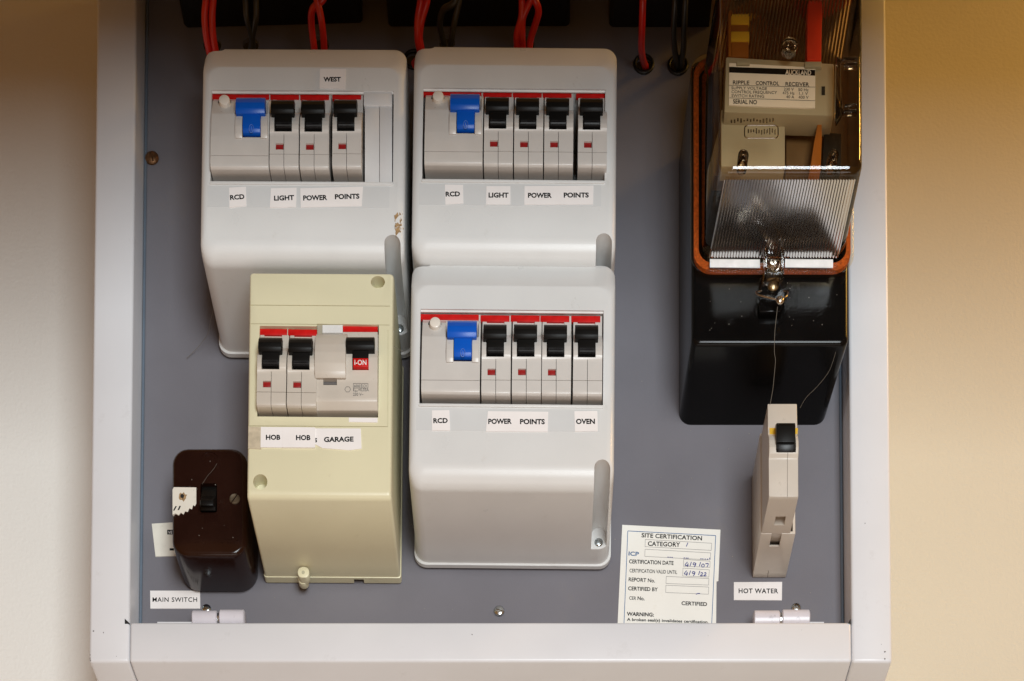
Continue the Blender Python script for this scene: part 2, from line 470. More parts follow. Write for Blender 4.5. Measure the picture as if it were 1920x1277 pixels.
SG = 'screws in the back plate'
screw('rusty_screw', 285, 297, 0.0005, 13, M['rust'], label='rusty brown dome screw on the left edge of the grey back plate', cat='screw', cross=False, ang=70, dome=0.6)
screw('steel_screw', 387, 1142, 0.0005, 9, M['steel'], label='zinc screw above the hinge under the MAIN SWITCH label', cat='screw', group=SG)
screw('steel_screw', 936, 1146, 0.0005, 10, M['steel'], label='zinc screw alone on the plate below the lower grey unit', cat='screw', group=SG)
screw('steel_screw', 1493, 1140, 0.0005, 9, M['steel'], label='zinc screw above the hinge under the HOT WATER label', cat='screw', group=SG)

# ------------------------------------------------------------------ grey consumer units
FU = 0.078
S = mpx(300, FU)
SV = (P(570, 125, FU).z - P(570, 479, FU).z) / 354
UW = 383 * S; UH = 354 * SV; CH = 0.0200; CD = 0.0085; RB = 0.010; RS = 0.0045
def unit_cover(parent):
    """local space: x centred, y = -depth, z = 0 at the lower front edge"""
    ds = [0.002, 0.0049] + [0.0051, 0.02, 0.045, FU - RB]
    ds += [FU - RB + RB * math.sin(math.radians(a)) for a in (10, 20, 30, 40, 50, 60, 70, 78, 84, 88)] + [FU - CD - 0.0012, FU - CD, FU - CD + 0.001, FU - 0.0005, FU]
    ds = sorted(set(ds))
    rings = []
    for d in ds:
        t = max(0.0, d - (FU - RB)); zb_ = RB - math.sqrt(max(0, RB * RB - t * t))
        t = max(0.0, d - (FU - RS)); ins = RS - math.sqrt(max(0, RS * RS - t * t))
        e = d - (FU - CD)
        top = 0 if e < -0.0012 else (0.0006 if e < 0 else 0.002 + (CH - 0.002) * e / CD)
        if d >= FU - 1e-6: top = CH + 0.0008
        if d < 0.005: zb_ -= 0.0012; ins -= 0.0011
        x0 = -UW / 2 + ins; x1 = UW / 2 - ins; z0 = zb_; z1 = UH + CH - top
        draft = (FU - d) * 0.0
        rings.append([(x, -d, z) for x, z in rrect(x0, z0, x1, z1, 0.0075, 7)])
    o = finish('cover', loft_bm(rings), M['unit'], parent, 18, local=True)
    def cut(pts, d0, d1):
        bm = bmesh.new(); prism(bm, [(x, -d0, z) for x, z in pts], [(x, -d1, z) for x, z in pts])
        c = finish('cutter', bm, None, None, 0); c.parent = parent; return c
    L = -UW / 2
    X = lambda px: L + px * S
    Z = lambda v: (479 - v) * SV                     # v of the first unit's front plane
    cs = [cut([(X(19), Z(343)), (X(361), Z(343)), (X(361), Z(169)), (X(19), Z(169))], 0.035, 0.08)]
    # screw well at the lower right corner
    w0, w1 = X(346), X(376); cx = (w0 + w1) / 2; rr = (w1 - w0) / 2; zc = Z(453)
    pts = [(w0, -0.01), (w1, -0.01)] + [(cx + rr * math.cos(math.radians(a)), zc + rr * math.sin(math.radians(a))) for a in range(0, 181, 15)]
    cs.append(cut(pts, 0.019, 0.09))
    zt_ = UH + CH
    cs.append(cut([(L - 0.01, zt_ - 0.0024), (L + 0.0085, zt_ - 0.0024), (L + 0.0100, zt_ - 0.0019), (L + 0.0110, zt_ - 0.0009), (L + 0.0118, zt_ + 0.002), (L - 0.01, zt_ + 0.002)], -0.01, 0.09))
    boolean(o, cs, smooth=18)
    return o

def unit_root(name, label, u, v, roll, group):
    """u, v: where the lower left corner of the front plane shows"""
    p = P(u, v, FU)
    off = Matrix.Rotation(roll, 4, 'Y') @ Vector((-UW / 2, 0, 0))
    return thing(name, label, 'consumer unit', (p.x - off.x, 0, p.z - off.z), roll, group)

UG = 'grey consumer units on the back plate'
RA, RBB, RD = 0.005, 0.010, 0.010
unitA = unit_root('consumer_unit', 'light grey consumer unit with the WEST sticker and a blank module', 373.5, 479, RA, UG)
coverA = unit_cover(unitA)
def unit_parts(root):
    X = lambda px: -UW / 2 + px * S
    Z = lambda v: (479 - v) * SV
    e = FU
    def lbox(name, u0, v0, u1, v1, d0, d1, m, bev=0):
        return finish(name, box_bm(X(u0), X(u1), -d1, -d0, Z(v1), Z(v0), bev, 2), m, root, 35, local=True)
    lbox('label_film', 14, 349, 355, 389, e - 0.001, e + 0.00015, M['film'])
    lbox('window_sill', 18, 341.5, 362, 347, e - 0.003, e + 0.0008, M['unit'], 0.0005)
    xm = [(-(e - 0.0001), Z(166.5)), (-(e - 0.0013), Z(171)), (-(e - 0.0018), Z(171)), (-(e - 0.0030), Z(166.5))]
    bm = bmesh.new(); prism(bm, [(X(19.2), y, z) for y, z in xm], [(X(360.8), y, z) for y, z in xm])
    finish('lit_window_top', bm, M['white'], root, 0, local=True)  # white strip added for the bright light on the window's ceiling
    lbox('rail', 19, 225, 356, 262, 0.036, 0.040, M['steel'])
    # screw
    c = Vector((X(361), -0.019, Z(466.5))); r = 8.5 * S
    rings = [[(c.x + r * rr * math.cos(2 * math.pi * i / 24), c.y - r * hh, c.z + r * rr * math.sin(2 * math.pi * i / 24)) for i in range(24)] for rr, hh in ((1, 0), (1, .15), (.9, .3), (.6, .42), (.2, .46))]
    s = finish('screw', loft_bm(rings), M['steel'], root, 40, local=True)
    cu = []
    for k in (25, 115):
        bm = bmesh.new(); bmesh.ops.create_cube(bm, size=1)
        bm.transform(Matrix.Translation((c.x, c.y - r * .46, c.z)) @ Matrix.Rotation(math.radians(k), 4, 'Y') @ Matrix.Diagonal((1.35 * r, r * .5, .28 * r, 1)))
        q = finish('cutter', bm, None, None, 0); q.parent = root; cu.append(q)
    boolean(s, cu, smooth=40)
unit_parts(unitA)
def unit_copy(label, u, v, roll):
    p = P(u, v, FU); off = Matrix.Rotation(roll, 4, 'Y') @ Vector((-UW / 2, 0, 0))
    return dup(unitA, (p.x - off.x, 0, p.z - off.z), roll, label, UG)
unitB = unit_copy('light grey consumer unit with a LIGHT sticker and four black toggles', 770.5, 474.5, RBB)
unitD = unit_copy('light grey consumer unit with the OVEN sticker, in front of the certificate', 765.0, 900, RD)
unitD.scale.z = 1.022
unitD['label'] = 'light grey consumer unit with the OVEN sticker beside the yellowed box'

def sticker(root, pts, items, d, m='paper', name='sticker', lift=0.0004, bold=0.02, ink='ink'):
    s = slab(name, pts, d - 0.0002, d + lift, M[m], root, 0, smooth=0)
    if items: texts('lettering', items, d + lift + 0.00008, M[ink], s, 0.036)
    return s

# blank modules and stickers of the first unit
bl = joined([slab_bm(rect(684, 198, 711, 342), FU - 0.02, FU - 0.0010, 0.0003), slab_bm(rect(711.8, 198, 735, 342), FU - 0.02, FU - 0.0010, 0.0003),
             slab_bm(rect(682, 171, 735, 197), FU - 0.02, FU - 0.0004, 0.0003)])
finish('blank_module', bl, M['blank'], unitA)
sticker(unitA, [(600, 129), (648.5, 129), (647, 167), (599, 165)], [('WEST', (606.5, 152.5), (639, 152.5), 8)], FU)
sticker(unitA, [(429.5, 352), (461, 350), (462, 386), (430, 389)], [('RCD', (431.5, 374.5), (458.5, 372.5), 8.4)], FU)
sticker(unitA, [(508, 353), (556, 352), (555, 388), (506, 389)], [('LIGHT', (514, 375.8), (551.5, 374.5), 8.6)], FU)
sticker(unitA, [(563, 353), (680.5, 350), (678, 386), (564, 388.5)], [('POWER', (568.5, 375.5), (613.5, 374.5), 8.8), ('POINTS', (628, 373.2), (674, 372), 8.8)], FU)
# brown scuffs on the corner
sc = []
for _ in range(20):
    u = random.gauss(750.5, 2.6); v = random.uniform(396, 432)
    l = random.uniform(6, 17); w = random.uniform(1.0, 2.6)
    t_ = min(0.93, max(0, (u - 742) / 14.5)); d_ = FU - RS * (1 - math.sqrt(1 - t_ * t_))
    sc.append(slab_bm([(u, v), (u + w, v + l * .4), (u - l * .35, v + l), (u - l * .35 - w, v + l * .5)], d_ - 0.001, d_ + 0.0004))
for _ in range(5):
    u = random.gauss(738, 3); v = random.uniform(402, 432)
    sc.append(slab_bm([(u, v), (u + 2, v - .5), (u + 2.4, v + 1), (u + .2, v + 1.5)], FU - 0.0008, FU + 0.0001))
finish('scuff_mark', joined(sc), M['scuff'], unitA, 0)
sticker(unitB, [(834, 346), (868, 346.5), (869, 381), (835, 383)], [('RCD', (835.5, 368), (862.5, 367.5), 8.4)], FU)
sticker(unitB, [(912, 349), (957, 349), (957, 383), (911, 383)], [('LIGHT', (916, 370), (953.5, 370), 8.6)], FU)
sticker(unitB, [(983.5, 349), (1113, 348), (1112, 383), (983, 383.5)], [('POWER', (990, 370.4), (1034.5, 370.4), 8.6), ('POINTS', (1057, 370), (1104, 369.8), 8.6)], FU)
sticker(unitD, [(810, 769.5), (842.5, 769), (844, 807), (810, 807)], [('RCD', (812.5, 793), (839.5, 792.6), 8.6)], FU)
sticker(unitD, [(915, 771), (1028, 772), (1027, 809.5), (911, 808.5)], [('POWER', (915.5, 794.5), (959.5, 794.2), 9), ('POINTS', (975, 794.8), (1021.5, 795), 9)], FU)
sticker(unitD, [(1077, 771), (1120, 770.5), (1121, 808), (1078, 809)], [('OVEN', (1080, 794.6), (1115.5, 794.4), 9)], FU)

# ------------------------------------------------------------------ breakers
def cutbox(root, u0, v0, u1, v1, d0, d1, dref=None):
    return finish('cutter', slab_bm(rect(u0, v0, u1, v1), d0, d1, dref=FU + 0.005 if dref is None else dref), None, None, 0)

def body_profile(vt, vb, k=1.0):
    """side outline of a breaker nose, as seen positions (v, d); vt top of the red strip, vb foot"""
    h = (vb - vt) / 165.0
    y = lambda v: vt + (v - 176) * h
    f = FU
    return [(y(176), f - 0.003), (y(176) + 70, 0.042), (y(340) + 70, 0.042), (y(341), f - 0.0055), (y(327), f + 0.0005), (y(319), f + 0.0035), (y(313.5), f + 0.0048), (y(308), f + 0.005),
            (y(256), f + 0.005), (y(251), f + 0.0052), (y(243), f + 0.0062), (y(235), f + 0.0064), (y(227), f + 0.0058), (y(220), f + 0.0045), (y(215), f + 0.0025), (y(213), f + 0.0005), (y(212), f - 0.003)]

def toggle_bm(u0, u1, hu0, hu1, v_head0, v_head1, v_foot):
    """lever in the up position: curved tongue and wider grip"""
    f = FU
    tongue = xprism_bm(u0, u1, v_foot, f + 0.006, [(v_foot + 3, f - 0.002), (v_foot, f + 0.0035), (v_foot - 8, f + 0.0058), (v_foot - 16, f + 0.0068), (v_foot - 22, f + 0.0070), (v_head1 - 6, f + 0.0072), (v_head1 - 10, f - 0.002)], 0.0003)
    g = (v_head1 - v_head0)
    head = xprism_bm(hu0, hu1, v_head0, f + 0.008, [(v_head1 + 12, f + 0.0030), (v_head1, f + 0.0078), (v_head1 - g * .35, f + 0.0090), (v_head0 + g * .3, f + 0.0092), (v_head0 + g * .08, f + 0.0080), (v_head0, f + 0.0062), (v_head0 + 8, f + 0.0028)], 0.0004, 2)
    return joined([tongue, head])

def grip_bm(u0, u1, v0, v1):
    bms = []
    n = 4
    f = FU
    for i in range(n):
        a = v0 + (v1 - v0) * i / n; b = v0 + (v1 - v0) * (i + .75) / n
        t = lambda v: f + 0.0072 - 0.0036 * max(0, (v - v0) / (v1 - v0)) ** 2
        bms.append(xprism_bm(u0, u1, v1, f + 0.006, [(a, t(a) - 0.0015), (a, t(a) + 0.0001), (b, t(b) + 0.0001), (b, t(b) - 0.0015)]))
    return joined(bms)

BG = 'narrow circuit breakers with black toggles'
def build_mcb(label):
    u0, u1, vt, vb = 505, 560.2, 175.5, 340
    p = P((u0 + u1) / 2, 300, FU)
    r = thing('circuit_breaker', label, 'circuit breaker', (p.x, -0.040, p.z), 0, BG)
    b = finish('body', xprism_bm(u0 + .4, u1 - .4, 300, FU + 0.005, body_profile(vt, vb), 0.00035, 2), M['breaker'], None, 35)
    cuts = [cutbox(r, 514.3, 150, 547.5, 248.5, FU - 0.004, FU + 0.02),
            cutbox(r, 531.8, 251, 532.7, 360, FU - 0.012, FU + 0.02),
            cutbox(r, 531.9, 170, 532.5, 211, FU - 0.004, FU + 0.02, FU - 0.003),
            cutbox(r, 500, 288.6, 565, 289.5, FU + 0.0040, FU + 0.02),
            cutbox(r, 516.8, 268.5, 531.6, 280.5, FU + 0.0030, FU + 0.02)]
    boolean(b, cuts)
    b.parent = r; b.data.transform(wmat(r).inverted())
    finish('indicator', slab_bm(rect(517.2, 270.5, 531.2, 280.2), FU + 0.002, FU + 0.0040, 0.0002), M['darkred'], r)
    finish('marking_strip', slab_bm([(506, 175.3), (560.2, 175.3), (560.2, 186.5), (506, 186.5)], FU - 0.0045, FU - 0.0027, 0.00015), M['red'], r)
    t = finish('toggle', toggle_bm(515.3, 546.6, 507.5, 551.0, 187.5, 213, 247.5), M['black'], r, 40)
    finish('grip', grip_bm(517, 545, 229, 246), M['grip'], t)
    return r
mcb0 = build_mcb('grey breaker with black toggle above the LIGHT sticker on the WEST unit')
RU, RV = 505, 175.5
def put_mcb(u, v, roll, label, skip=(), sz=1.0):
    a = P(u + 28, v + 124.5, FU)
    o = dup(mcb0, (a.x, -0.040, a.z), roll, label, BG, skip)
    o.scale.z = sz
    return o
put_mcb(561, 176, RA, 'grey breaker with black toggle on the WEST unit, touching the LIGHT breaker')
put_mcb(621.5, 174.8, RA, 'grey breaker beside the blank module on the WEST unit')
mcb0.rotation_euler.y = RA
put_mcb(904.5, 170.2, RBB, 'grey breaker beside the blue toggle, above the LIGHT sticker of the upper middle unit')
put_mcb(960.8, 171.2, RBB, 'second black toggle breaker from the blue toggle in the upper middle unit')
put_mcb(1017, 171.5, RBB, 'third breaker from the blue toggle, left of the dark gap in the upper middle unit')
put_mcb(1080, 172.2, RBB, 'grey breaker standing apart right of the dark gap in the upper middle unit')
put_mcb(900, 597.0, RD, 'grey breaker beside the blue toggle on the OVEN unit', sz=1.022)
put_mcb(957, 597.0, RD, 'middle one of the three red flagged breakers on the OVEN unit', sz=1.022)
put_mcb(1012.8, 597.6, RD, 'red flagged breaker next to the OVEN breaker', sz=1.022)
put_mcb(1071, 598.0, RD, 'grey breaker with black toggle and no red flag above the OVEN sticker', skip=('indicator',), sz=1.022)
# breaker without a flag keeps a plain face
def plain_face():
    o = [x for x in bpy.data.objects if x.get('label', '').startswith('grey breaker with black toggle and no red flag')][0]
    dm = [c for c in o.children if c.name.startswith('body')][0]
    ref = [c for c in mcb0.children if c.name.startswith('indicator')][0]
    bm = slab_bm(rect(516.4, 268, 531.7, 281), FU + 0.002, FU + 0.00503)
    bm.transform(Matrix.Translation(mcb0.location).inverted())
    n = finish('cover_plate', bm, M['breaker'], o, 0, local=True)
plain_face()

RG = 'residual current devices with blue toggles'
def build_rcd(label):
    u0, u1, vt, vb = 394.5, 504, 176, 340
    p = P(449, 300, FU)
    r = thing('residual_current_device', label, 'safety switch', (p.x, -0.040, p.z), 0, RG)
    f = FU
    prof = body_profile(vt, vb)
    b = finish('body', xprism_bm(u0, u1 - .4, 300, FU + 0.005, [q if q[1] < f + 0.0053 else (q[0], f + 0.0051) for q in prof[:9]] + [(213, f + 0.0046), (190, f + 0.0010), (188, f - 0.003)], 0.00035, 2), M['breaker'], None, 35)
    boolean(b, [cutbox(r, 454.0, 178, 488.6, 257.5, f - 0.004, f + 0.02), cutbox(r, 440, 100, 501, 213.2, f - 0.002, f + 0.03), cutbox(r, 380, 291.4, 510, 292.3, f + 0.0040, f + 0.02)])
    b.parent = r; b.data.transform(wmat(r).inverted())
    for a, c in ((440.5, 453.9), (488.7, 501.5)):
        finish('cheek', xprism_bm(a, c, 240, f + 0.006, [(262, f + 0.003), (259, f + 0.0056), (250, f + 0.0064), (236, f + 0.0068), (225, f + 0.0064), (217, f + 0.0056), (214, f + 0.0040), (216, f)], 0.0003), M['breaker'], r)
    finish('marking_strip', slab_bm(rect(395, 175.8, 504, 185.6), f - 0.0045, f - 0.0025, 0.00015), M['red'], r)
    t = finish('toggle', toggle_bm(454.8, 487.8, 441.5, 496.5, 183, 213, 256.5), M['blue'], r, 40)
    em = joined([tube_bm([P(471 + 4.2 * math.cos(a), 241 + 7.5 * math.sin(a), f + 0.0072 - 0.00009 * max(0, 7.5 * math.sin(a))) for a in [2 * math.pi * i / 20 for i in range(21)]], 0.00018, 6, 1),
                 tube_bm([P(471, 237, f + 0.0072), P(471, 245, f + 0.0069)], 0.00018, 6, 1)])
    finish('emblem', em, M['palebl'], t, 60)
    c = P(420.5, 190, f + 0.004); rr = 10.5 * S
    rings = [[(c.x + rr * q * math.cos(2 * math.pi * i / 24), -d, c.z + rr * q * math.sin(2 * math.pi * i / 24)) for i in range(24)] for q, d in ((1, f - 0.003), (1, f + 0.0042), (0.93, f + 0.005), (0.75, f + 0.0053))]
    finish('test_button', loft_bm(rings), M['button'], r, 40)
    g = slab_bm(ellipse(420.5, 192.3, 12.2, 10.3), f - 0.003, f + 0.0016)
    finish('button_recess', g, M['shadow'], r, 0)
    return r
rcd0 = build_rcd('blue toggle safety switch with white button on the WEST unit')
rcd0.rotation_euler.y = RA
def put_rcd(u, v, roll, label, sz=1.0):
    a = P(u + 54.5, v + 124, FU)
    o = dup(rcd0, (a.x, -0.040, a.z), roll, label, RG); o.scale.z = sz
    return o
put_rcd(793.8, 168.6, RBB, 'blue toggle safety switch with white button in the upper middle unit')
put_rcd(788.3, 595, RD, 'blue toggle safety switch with white button on the OVEN unit', 1.022)

# ------------------------------------------------------------------ yellowed unit
FC = 0.0775
RC = 0.0125
pc = P(600, 932, FC)
unitC = thing('cream_consumer_unit', 'yellowed cream plastic breaker box with HOB and GARAGE stickers', 'consumer unit', (pc.x, 0, pc.z), 0)
def c_ring(d, ins, topin, botin, r=5):
    sk = lambda u, v: (u - 0.0118 * (v - 720), v + 0.006 * (u - 600))
    pts = rrect(464.8 + ins, 510.5 + topin, 736.2 - ins, 932 - botin, r, 4)
    out = []
    for u, v in pts:
        w = P(*sk(u, v), FC); out.append((w.x, -d, w.z))
    return out
rings = [c_ring(0.001, -1.5, -1.5, -1.5), c_ring(0.006, -1.5, -1.5, -1.5), c_ring(0.0062, 0, 0, 0), c_ring(0.03, 0, 0, 0)]
R_ = 0.0035; px = 1 / S
for a in (0, 25, 50, 70, 90):
    d = FC - R_ + R_ * math.sin(math.radians(a)); q = (1 - math.cos(math.radians(a)))
    rings.append(c_ring(d, 0.0014 * px * q, 0.0012 * px * q, R_ * px * q))
cc = finish('cover', loft_bm(rings), M['cream'], unitC, 40)
def ccut(pts, d0, d1): 
    o = finish('cutter', slab_bm(pts, d0, d1), None, None, 0)
    # pts are seen on the plane FC
    return o
def on_fc(pts, d0, d1):
    bm = bmesh.new(); w = [P(u, v, FC) for u, v in pts]
    prism(bm, [(p.x, -d0, p.z) for p in w], [(p.x, -d1, p.z) for p in w])
    return finish('cutter', bm, None, None, 0)
boolean(cc, [on_fc([(487, 611), (594, 612), (594, 607), (710.5, 609), (709, 783), (482, 781)], 0.035, 0.09),
             on_fc(ellipse(708.5, 529, 13.3, 11.5), FC - 0.0085, 0.09), on_fc(ellipse(488, 903.5, 13.3, 14.5), FC - 0.0085, 0.09),
             on_fc([(467, 571.5), (731, 573.5), (731, 574.7), (467, 572.7)], FC - 0.0006, 0.09),
             on_fc([(466, 606.5), (730, 609), (730, 610), (466, 607.5)], FC - 0.0006, 0.09),
             on_fc([(464, 798), (727, 799.5), (727, 800.6), (464, 799.2)], FC - 0.0006, 0.09),
             on_fc([(727, 619), (728, 619), (727.4, 800), (726.4, 800)], FC - 0.0006, 0.09),
             on_fc([(640, 1000), (660, 1000), (660, 920), (640, 920)], -0.01, 0.0045)], smooth=40)
# seal post under the box
post = bmesh.new()
def ypost():
    out = []
    c = P(568.5, 1071, 0.022)
    return c
a = slab_bm(rrect(558.5, 1063, 579.5, 1083, 8), 0.010, 0.0165, 0.0004)
b_ = slab_bm(ellipse(568.5, 1086, 9.5, 9), 0.006, 0.011, 0.0006)
finish('seal_post', joined([a, b_]), M['cream'], unitC, 40)
slab('seal_hole', ellipse(568.5, 1073, 3, 3.2), 0.012, 0.0167, M['hole'], unitC)
# stickers along the box
sticker(unitC, [(466, 800), (491, 801), (490, 842), (465.5, 841)], None, FC, 'tape', 'tape')
sticker(unitC, [(536, 803), (676.5, 803.5), (678, 841), (655, 844), (604, 840)], [('S', (589.5, 829), (594.5, 829), 7.5), ('GARAGE', (607.5, 828.5), (663, 827.5), 8.8)], FC, lift=0.0004)
sticker(unitC, [(489, 800.5), (532, 801), (532, 839), (488.5, 838.5)], [('HOB', (498.5, 824.2), (525.5, 824.2), 8.8)], FC, lift=0.0006)
sticker(unitC, [(529.5, 800.8), (591, 801.5), (591, 839), (529.5, 838.8)], [('HOB', (555, 824.8), (582, 824.8), 8.8)], FC, lift=0.0009)
sticker(unitC, [(654, 783), (708, 783.5), (708, 792), (654, 791)], None, FC, 'paper', 'paper_scrap')
# its breakers
def mcb_c(u, v, label):
    a = P(u + 28, v + 124.5, FC + 0.001); o = dup(mcb0, (a.x, -(0.041 + FC - FU), a.z), RC, label, BG)
    for c in o.children:
        if c.name.startswith('body'):
            c.data = body_old
    return o
body_old = [c for c in mcb0.children if c.name.startswith('body')][0].data.copy(); body_old.materials[0] = M['old']
mcb_c(480.8, 619.5, 'grimy breaker with black toggle on the left of the yellowed box')
mcb_c(537.2, 620.5, 'grimy breaker with black toggle beside the wide red I-ON breaker')

pr = P(650, 740, FC)
rcbo = thing('combined_breaker', 'wide grimy breaker with red I-ON toggle above the GARAGE sticker', 'circuit breaker', (pr.x, -0.04, pr.z), RC)
f = FC
b = finish('body', xprism_bm(591.5, 707.5, 740, f + 0.005, [(625, f - 0.002), (690, 0.044), (850, 0.044), (783, f - 0.005), (770, f + 0.001), (752, f + 0.0045), (746, f + 0.0048), (715, f + 0.0048), (700, f + 0.0055), (670, f + 0.006), (655, f + 0.004), (652, f - 0.002)], 0.0004), M['old'], None, 35)
boolean(b, [cutbox(rcbo, 660.8, 600, 691.5, 695.5, f - 0.004, f + 0.03, FC+.005), cutbox(rcbo, 648, 560, 720, 655, f - 0.003, f + 0.03, FC+.005),
            cutbox(rcbo, 606, 711, 631.5, 721.5, f + 0.002, f + 0.02, FC+.005)])
b.parent = rcbo; b.data.transform(wmat(rcbo).inverted())
finish('bulge', xprism_bm(590.5, 648.5, 680, f + 0.007, [(712, f + 0.004), (709, f + 0.0066), (697, f + 0.0082), (680, f + 0.0092), (660, f + 0.0090), (645, f + 0.0078), (634, f + 0.0055), (627, f + 0.002), (626, f - 0.002), (700, f - 0.002)], 0.0004), M['old'], rcbo)
slab('indicator', rect(606.3, 712, 631, 721), f + 0.001, f + 0.003, M['greyink'], rcbo)
slab('terminal_tab', rect(595, 607.5, 604.5, 628), f - 0.006, f - 0.001, M['beige'], rcbo)
slab('white_tab', rect(604.7, 609.5, 642.5, 624), f - 0.006, f - 0.0005, M['white'], rcbo)
slab('marking_strip', rect(643, 611, 708, 622), f - 0.006, f - 0.0015, M['red'], rcbo)
slab('top_face', rect(643, 622.2, 708, 660), f - 0.006, f - 0.0018, M['old'], rcbo)
dv = FC - FU
tg = finish('toggle', toggle_bm(661.6, 690.8, 648.5, 702, 632, 656, 695.5), M['black'], rcbo, 40)
slab('on_flag', rect(661.8, 671.5, 690.6, 687.5), FU + 0.003, FU + 0.0073, M['red'], tg, 0.0002)
texts('lettering', [('I-ON', (664.5, 684), (687, 684), 9.5, 0.02)], FU + 0.0074, M['white'], tg)
texts('lettering', [('6000', (664, 726), (675.5, 726), 5), ('CV', (681, 726), (688, 726), 5), ('I', (662.5, 733.5), (664, 733.5), 5.5), ('\u0394n', (665, 734.5), (670.5, 734.5), 3.5), ('=0,03A', (672, 733.5), (691.5, 733.5), 5.5),
                    ('230 V~', (662, 742), (681.5, 742), 5.5)], f + 0.00495, M['greyink'], rcbo, 0.0)
lines('print_frame', frame_segs([(662.5, 719), (677.5, 719), (677.5, 727.5), (662.5, 727.5)]) + frame_segs([(679, 719), (690, 719), (690, 727.5), (679, 727.5)]) +
      frame_segs([(652 + 5.5 * math.cos(math.radians(a)), 730 + 5.5 * math.sin(math.radians(a))) for a in range(0, 360, 60)]), 0.7, f + 0.00495, M['greyink'], rcbo)

# ------------------------------------------------------------------ brown main switch
DB = 0.036
bw = P(391, 1030, 0)
sw = thing('main_switch', 'glossy dark brown bakelite main switch with black toggle', 'switch', (bw.x, 0, bw.z))
rings = [ring_px(342, 905, 484, 1110, 34, 0.0), ring_px(341, 902, 483, 1108, 34, 0.003)]
nR = 0.0032
for a in (0, 20, 40, 60, 75, 90):
    s_ = math.sin(math.radians(a)); q = (1 - math.cos(math.radians(a))) * nR
    d = DB - nR + nR * s_
    t = d / DB
    u0 = 342 + (322 - 342) * t; u1 = 484 + (463 - 484) * t; v0 = 905 + (838 - 905) * t; v1 = 1110 + (1041 - 1110) * t
    i = q / S
    rings.append(ring_px(u0 + i, v0 + i, u1 - i, v1 - i * 0.7, 30 - min(i, 12), d))
rings.append(ring_px(322 + 30, 838 + 30, 463 - 30, 1041 - 30, 8, DB + 0.0004))
swc = finish('cover', loft_bm(rings), M['bake'], sw, 50)
boolean(swc, [finish('cutter', slab_bm(rrect(376, 907, 407, 962, 4), DB - 0.006, DB + 0.01, dref=DB), None, None, 0)], smooth=45)
tg = joined([xprism_bm(377.5, 405.5, 935, DB, [(961, DB - 0.005), (958, DB + 0.002), (946, DB + 0.004), (915, DB - 0.001), (908, DB - 0.005)], 0.0005),
             xprism_bm(376, 402, 945, DB + 0.006, [(952, DB + 0.002), (948, DB + 0.0085), (937, DB + 0.0085), (930, DB + 0.001)], 0.0008)])
finish('toggle', tg, M['black'], sw, 40)
screw('screw', 440, 936, DB + 0.0002, 10, M['dullscrew'], sw, cross=False, ang=-55, dome=0.25)
finish('emblem', joined([tube_bm([P(393 + r_ * math.cos(a), 862 + r_ * .93 * math.sin(a), DB + 0.0002) for a in [2 * math.pi * i / 28 for i in range(29)]], 0.00022, 6, 1) for r_ in (16, 10)]), M['bake'], sw, 60)
# faint moulded marks near the lower edge
mk = [slab_bm(rect(u, v, u + 2.2, v + 2.2), DB, DB + 0.0006) for u, v in [(415 + 5.6 * i, 1010 + 5.5 * j) for i in range(6) for j in range(2) if (i * 3 + j * 5) % 4]]
mk += [slab_bm(rect(u, v, u + 2, v + 2), DB, DB + 0.0006) for u, v in [(345 + 5 * i, 1009 + 5.5 * j) for i in range(7) for j in range(2) if (i * 5 + j * 3) % 3]]
finish('moulded_mark', joined(mk), M['bake'], sw, 0)
st = slab('torn_sticker', [(323.5, 918), (326, 913.5), (368, 914), (368, 944), (365.5, 949), (362, 947), (360, 955), (355, 953), (352, 960), (347, 958.5), (344, 964.5), (339, 961), (335, 966), (329, 962.5), (323.5, 965)], DB - 0.001, DB + 0.0006, M['oldpaper'], sw, smooth=0)
random.seed(3)
hole = [(343 + (7 + random.uniform(-2.5, 2.5)) * math.cos(2 * math.pi * i / 14), 931 + (8 + random.uniform(-3, 3)) * math.sin(2 * math.pi * i / 14)) for i in range(14)]
slab('burnt_hole', hole, DB, DB + 0.0007, M['scuff'], st, smooth=0)
slab('burnt_core', [(342 + .5 * (u - 343), 930 + .55 * (v - 931)) for u, v in hole], DB, DB + 0.00075, M['shadow'], st, smooth=0)
slab('lettering', [(324.5, 957), (327, 957), (331.5, 949), (329, 949)], DB, DB + 0.0008, M['ink'], st, smooth=0)
slab('lettering', [(333, 956), (335.6, 956), (339, 948.5), (336.4, 948.5)], DB, DB + 0.0008, M['ink'], st, smooth=0)
lab = slab('old_label', [(284.5, 982), (330, 979), (335, 1042), (291.5, 1043.5)], 0, 0.0005, M['oldpaper'], None, smooth=0)
tag(lab, 'cream paper label half hidden behind the brown main switch', 'label')
slab('printed_mark', rect(313.5, 993.5, 326, 1002), 0, 0.0006, M['ink'], lab, smooth=0)
texts('lettering', [('VE', (315, 1000.5), (323, 1000.5), 5)], 0.00072, M['paper'], lab)
slab('printed_mark', rect(318, 1028, 326, 1032), 0, 0.0006, M['ink'], lab, smooth=0)

def plate_label(name, pts, items, label):
    s = slab(name, pts, 0, 0.0004, M['paper'], None, smooth=0)
    tag(s, label, 'label'); texts('lettering', items, 0.0005, M['ink'], s, 0.022)
plate_label('printed_label', [(281.5, 1107.5), (375, 1107.5), (375.5, 1141), (282, 1141)], [('MAIN SWITCH', (286, 1128.3), (369.5, 1128.3), 8.4, 0.009, 1.12)], 'white label reading MAIN SWITCH on the grey plate')
plate_label('printed_label', [(1376, 1091.5), (1466.5, 1091), (1466, 1125.5), (1376, 1125)], [('HOT WATER', (1385, 1112), (1459, 1112.2), 8.6, 0.020, 1.1)], 'white label reading HOT WATER on the grey plate')

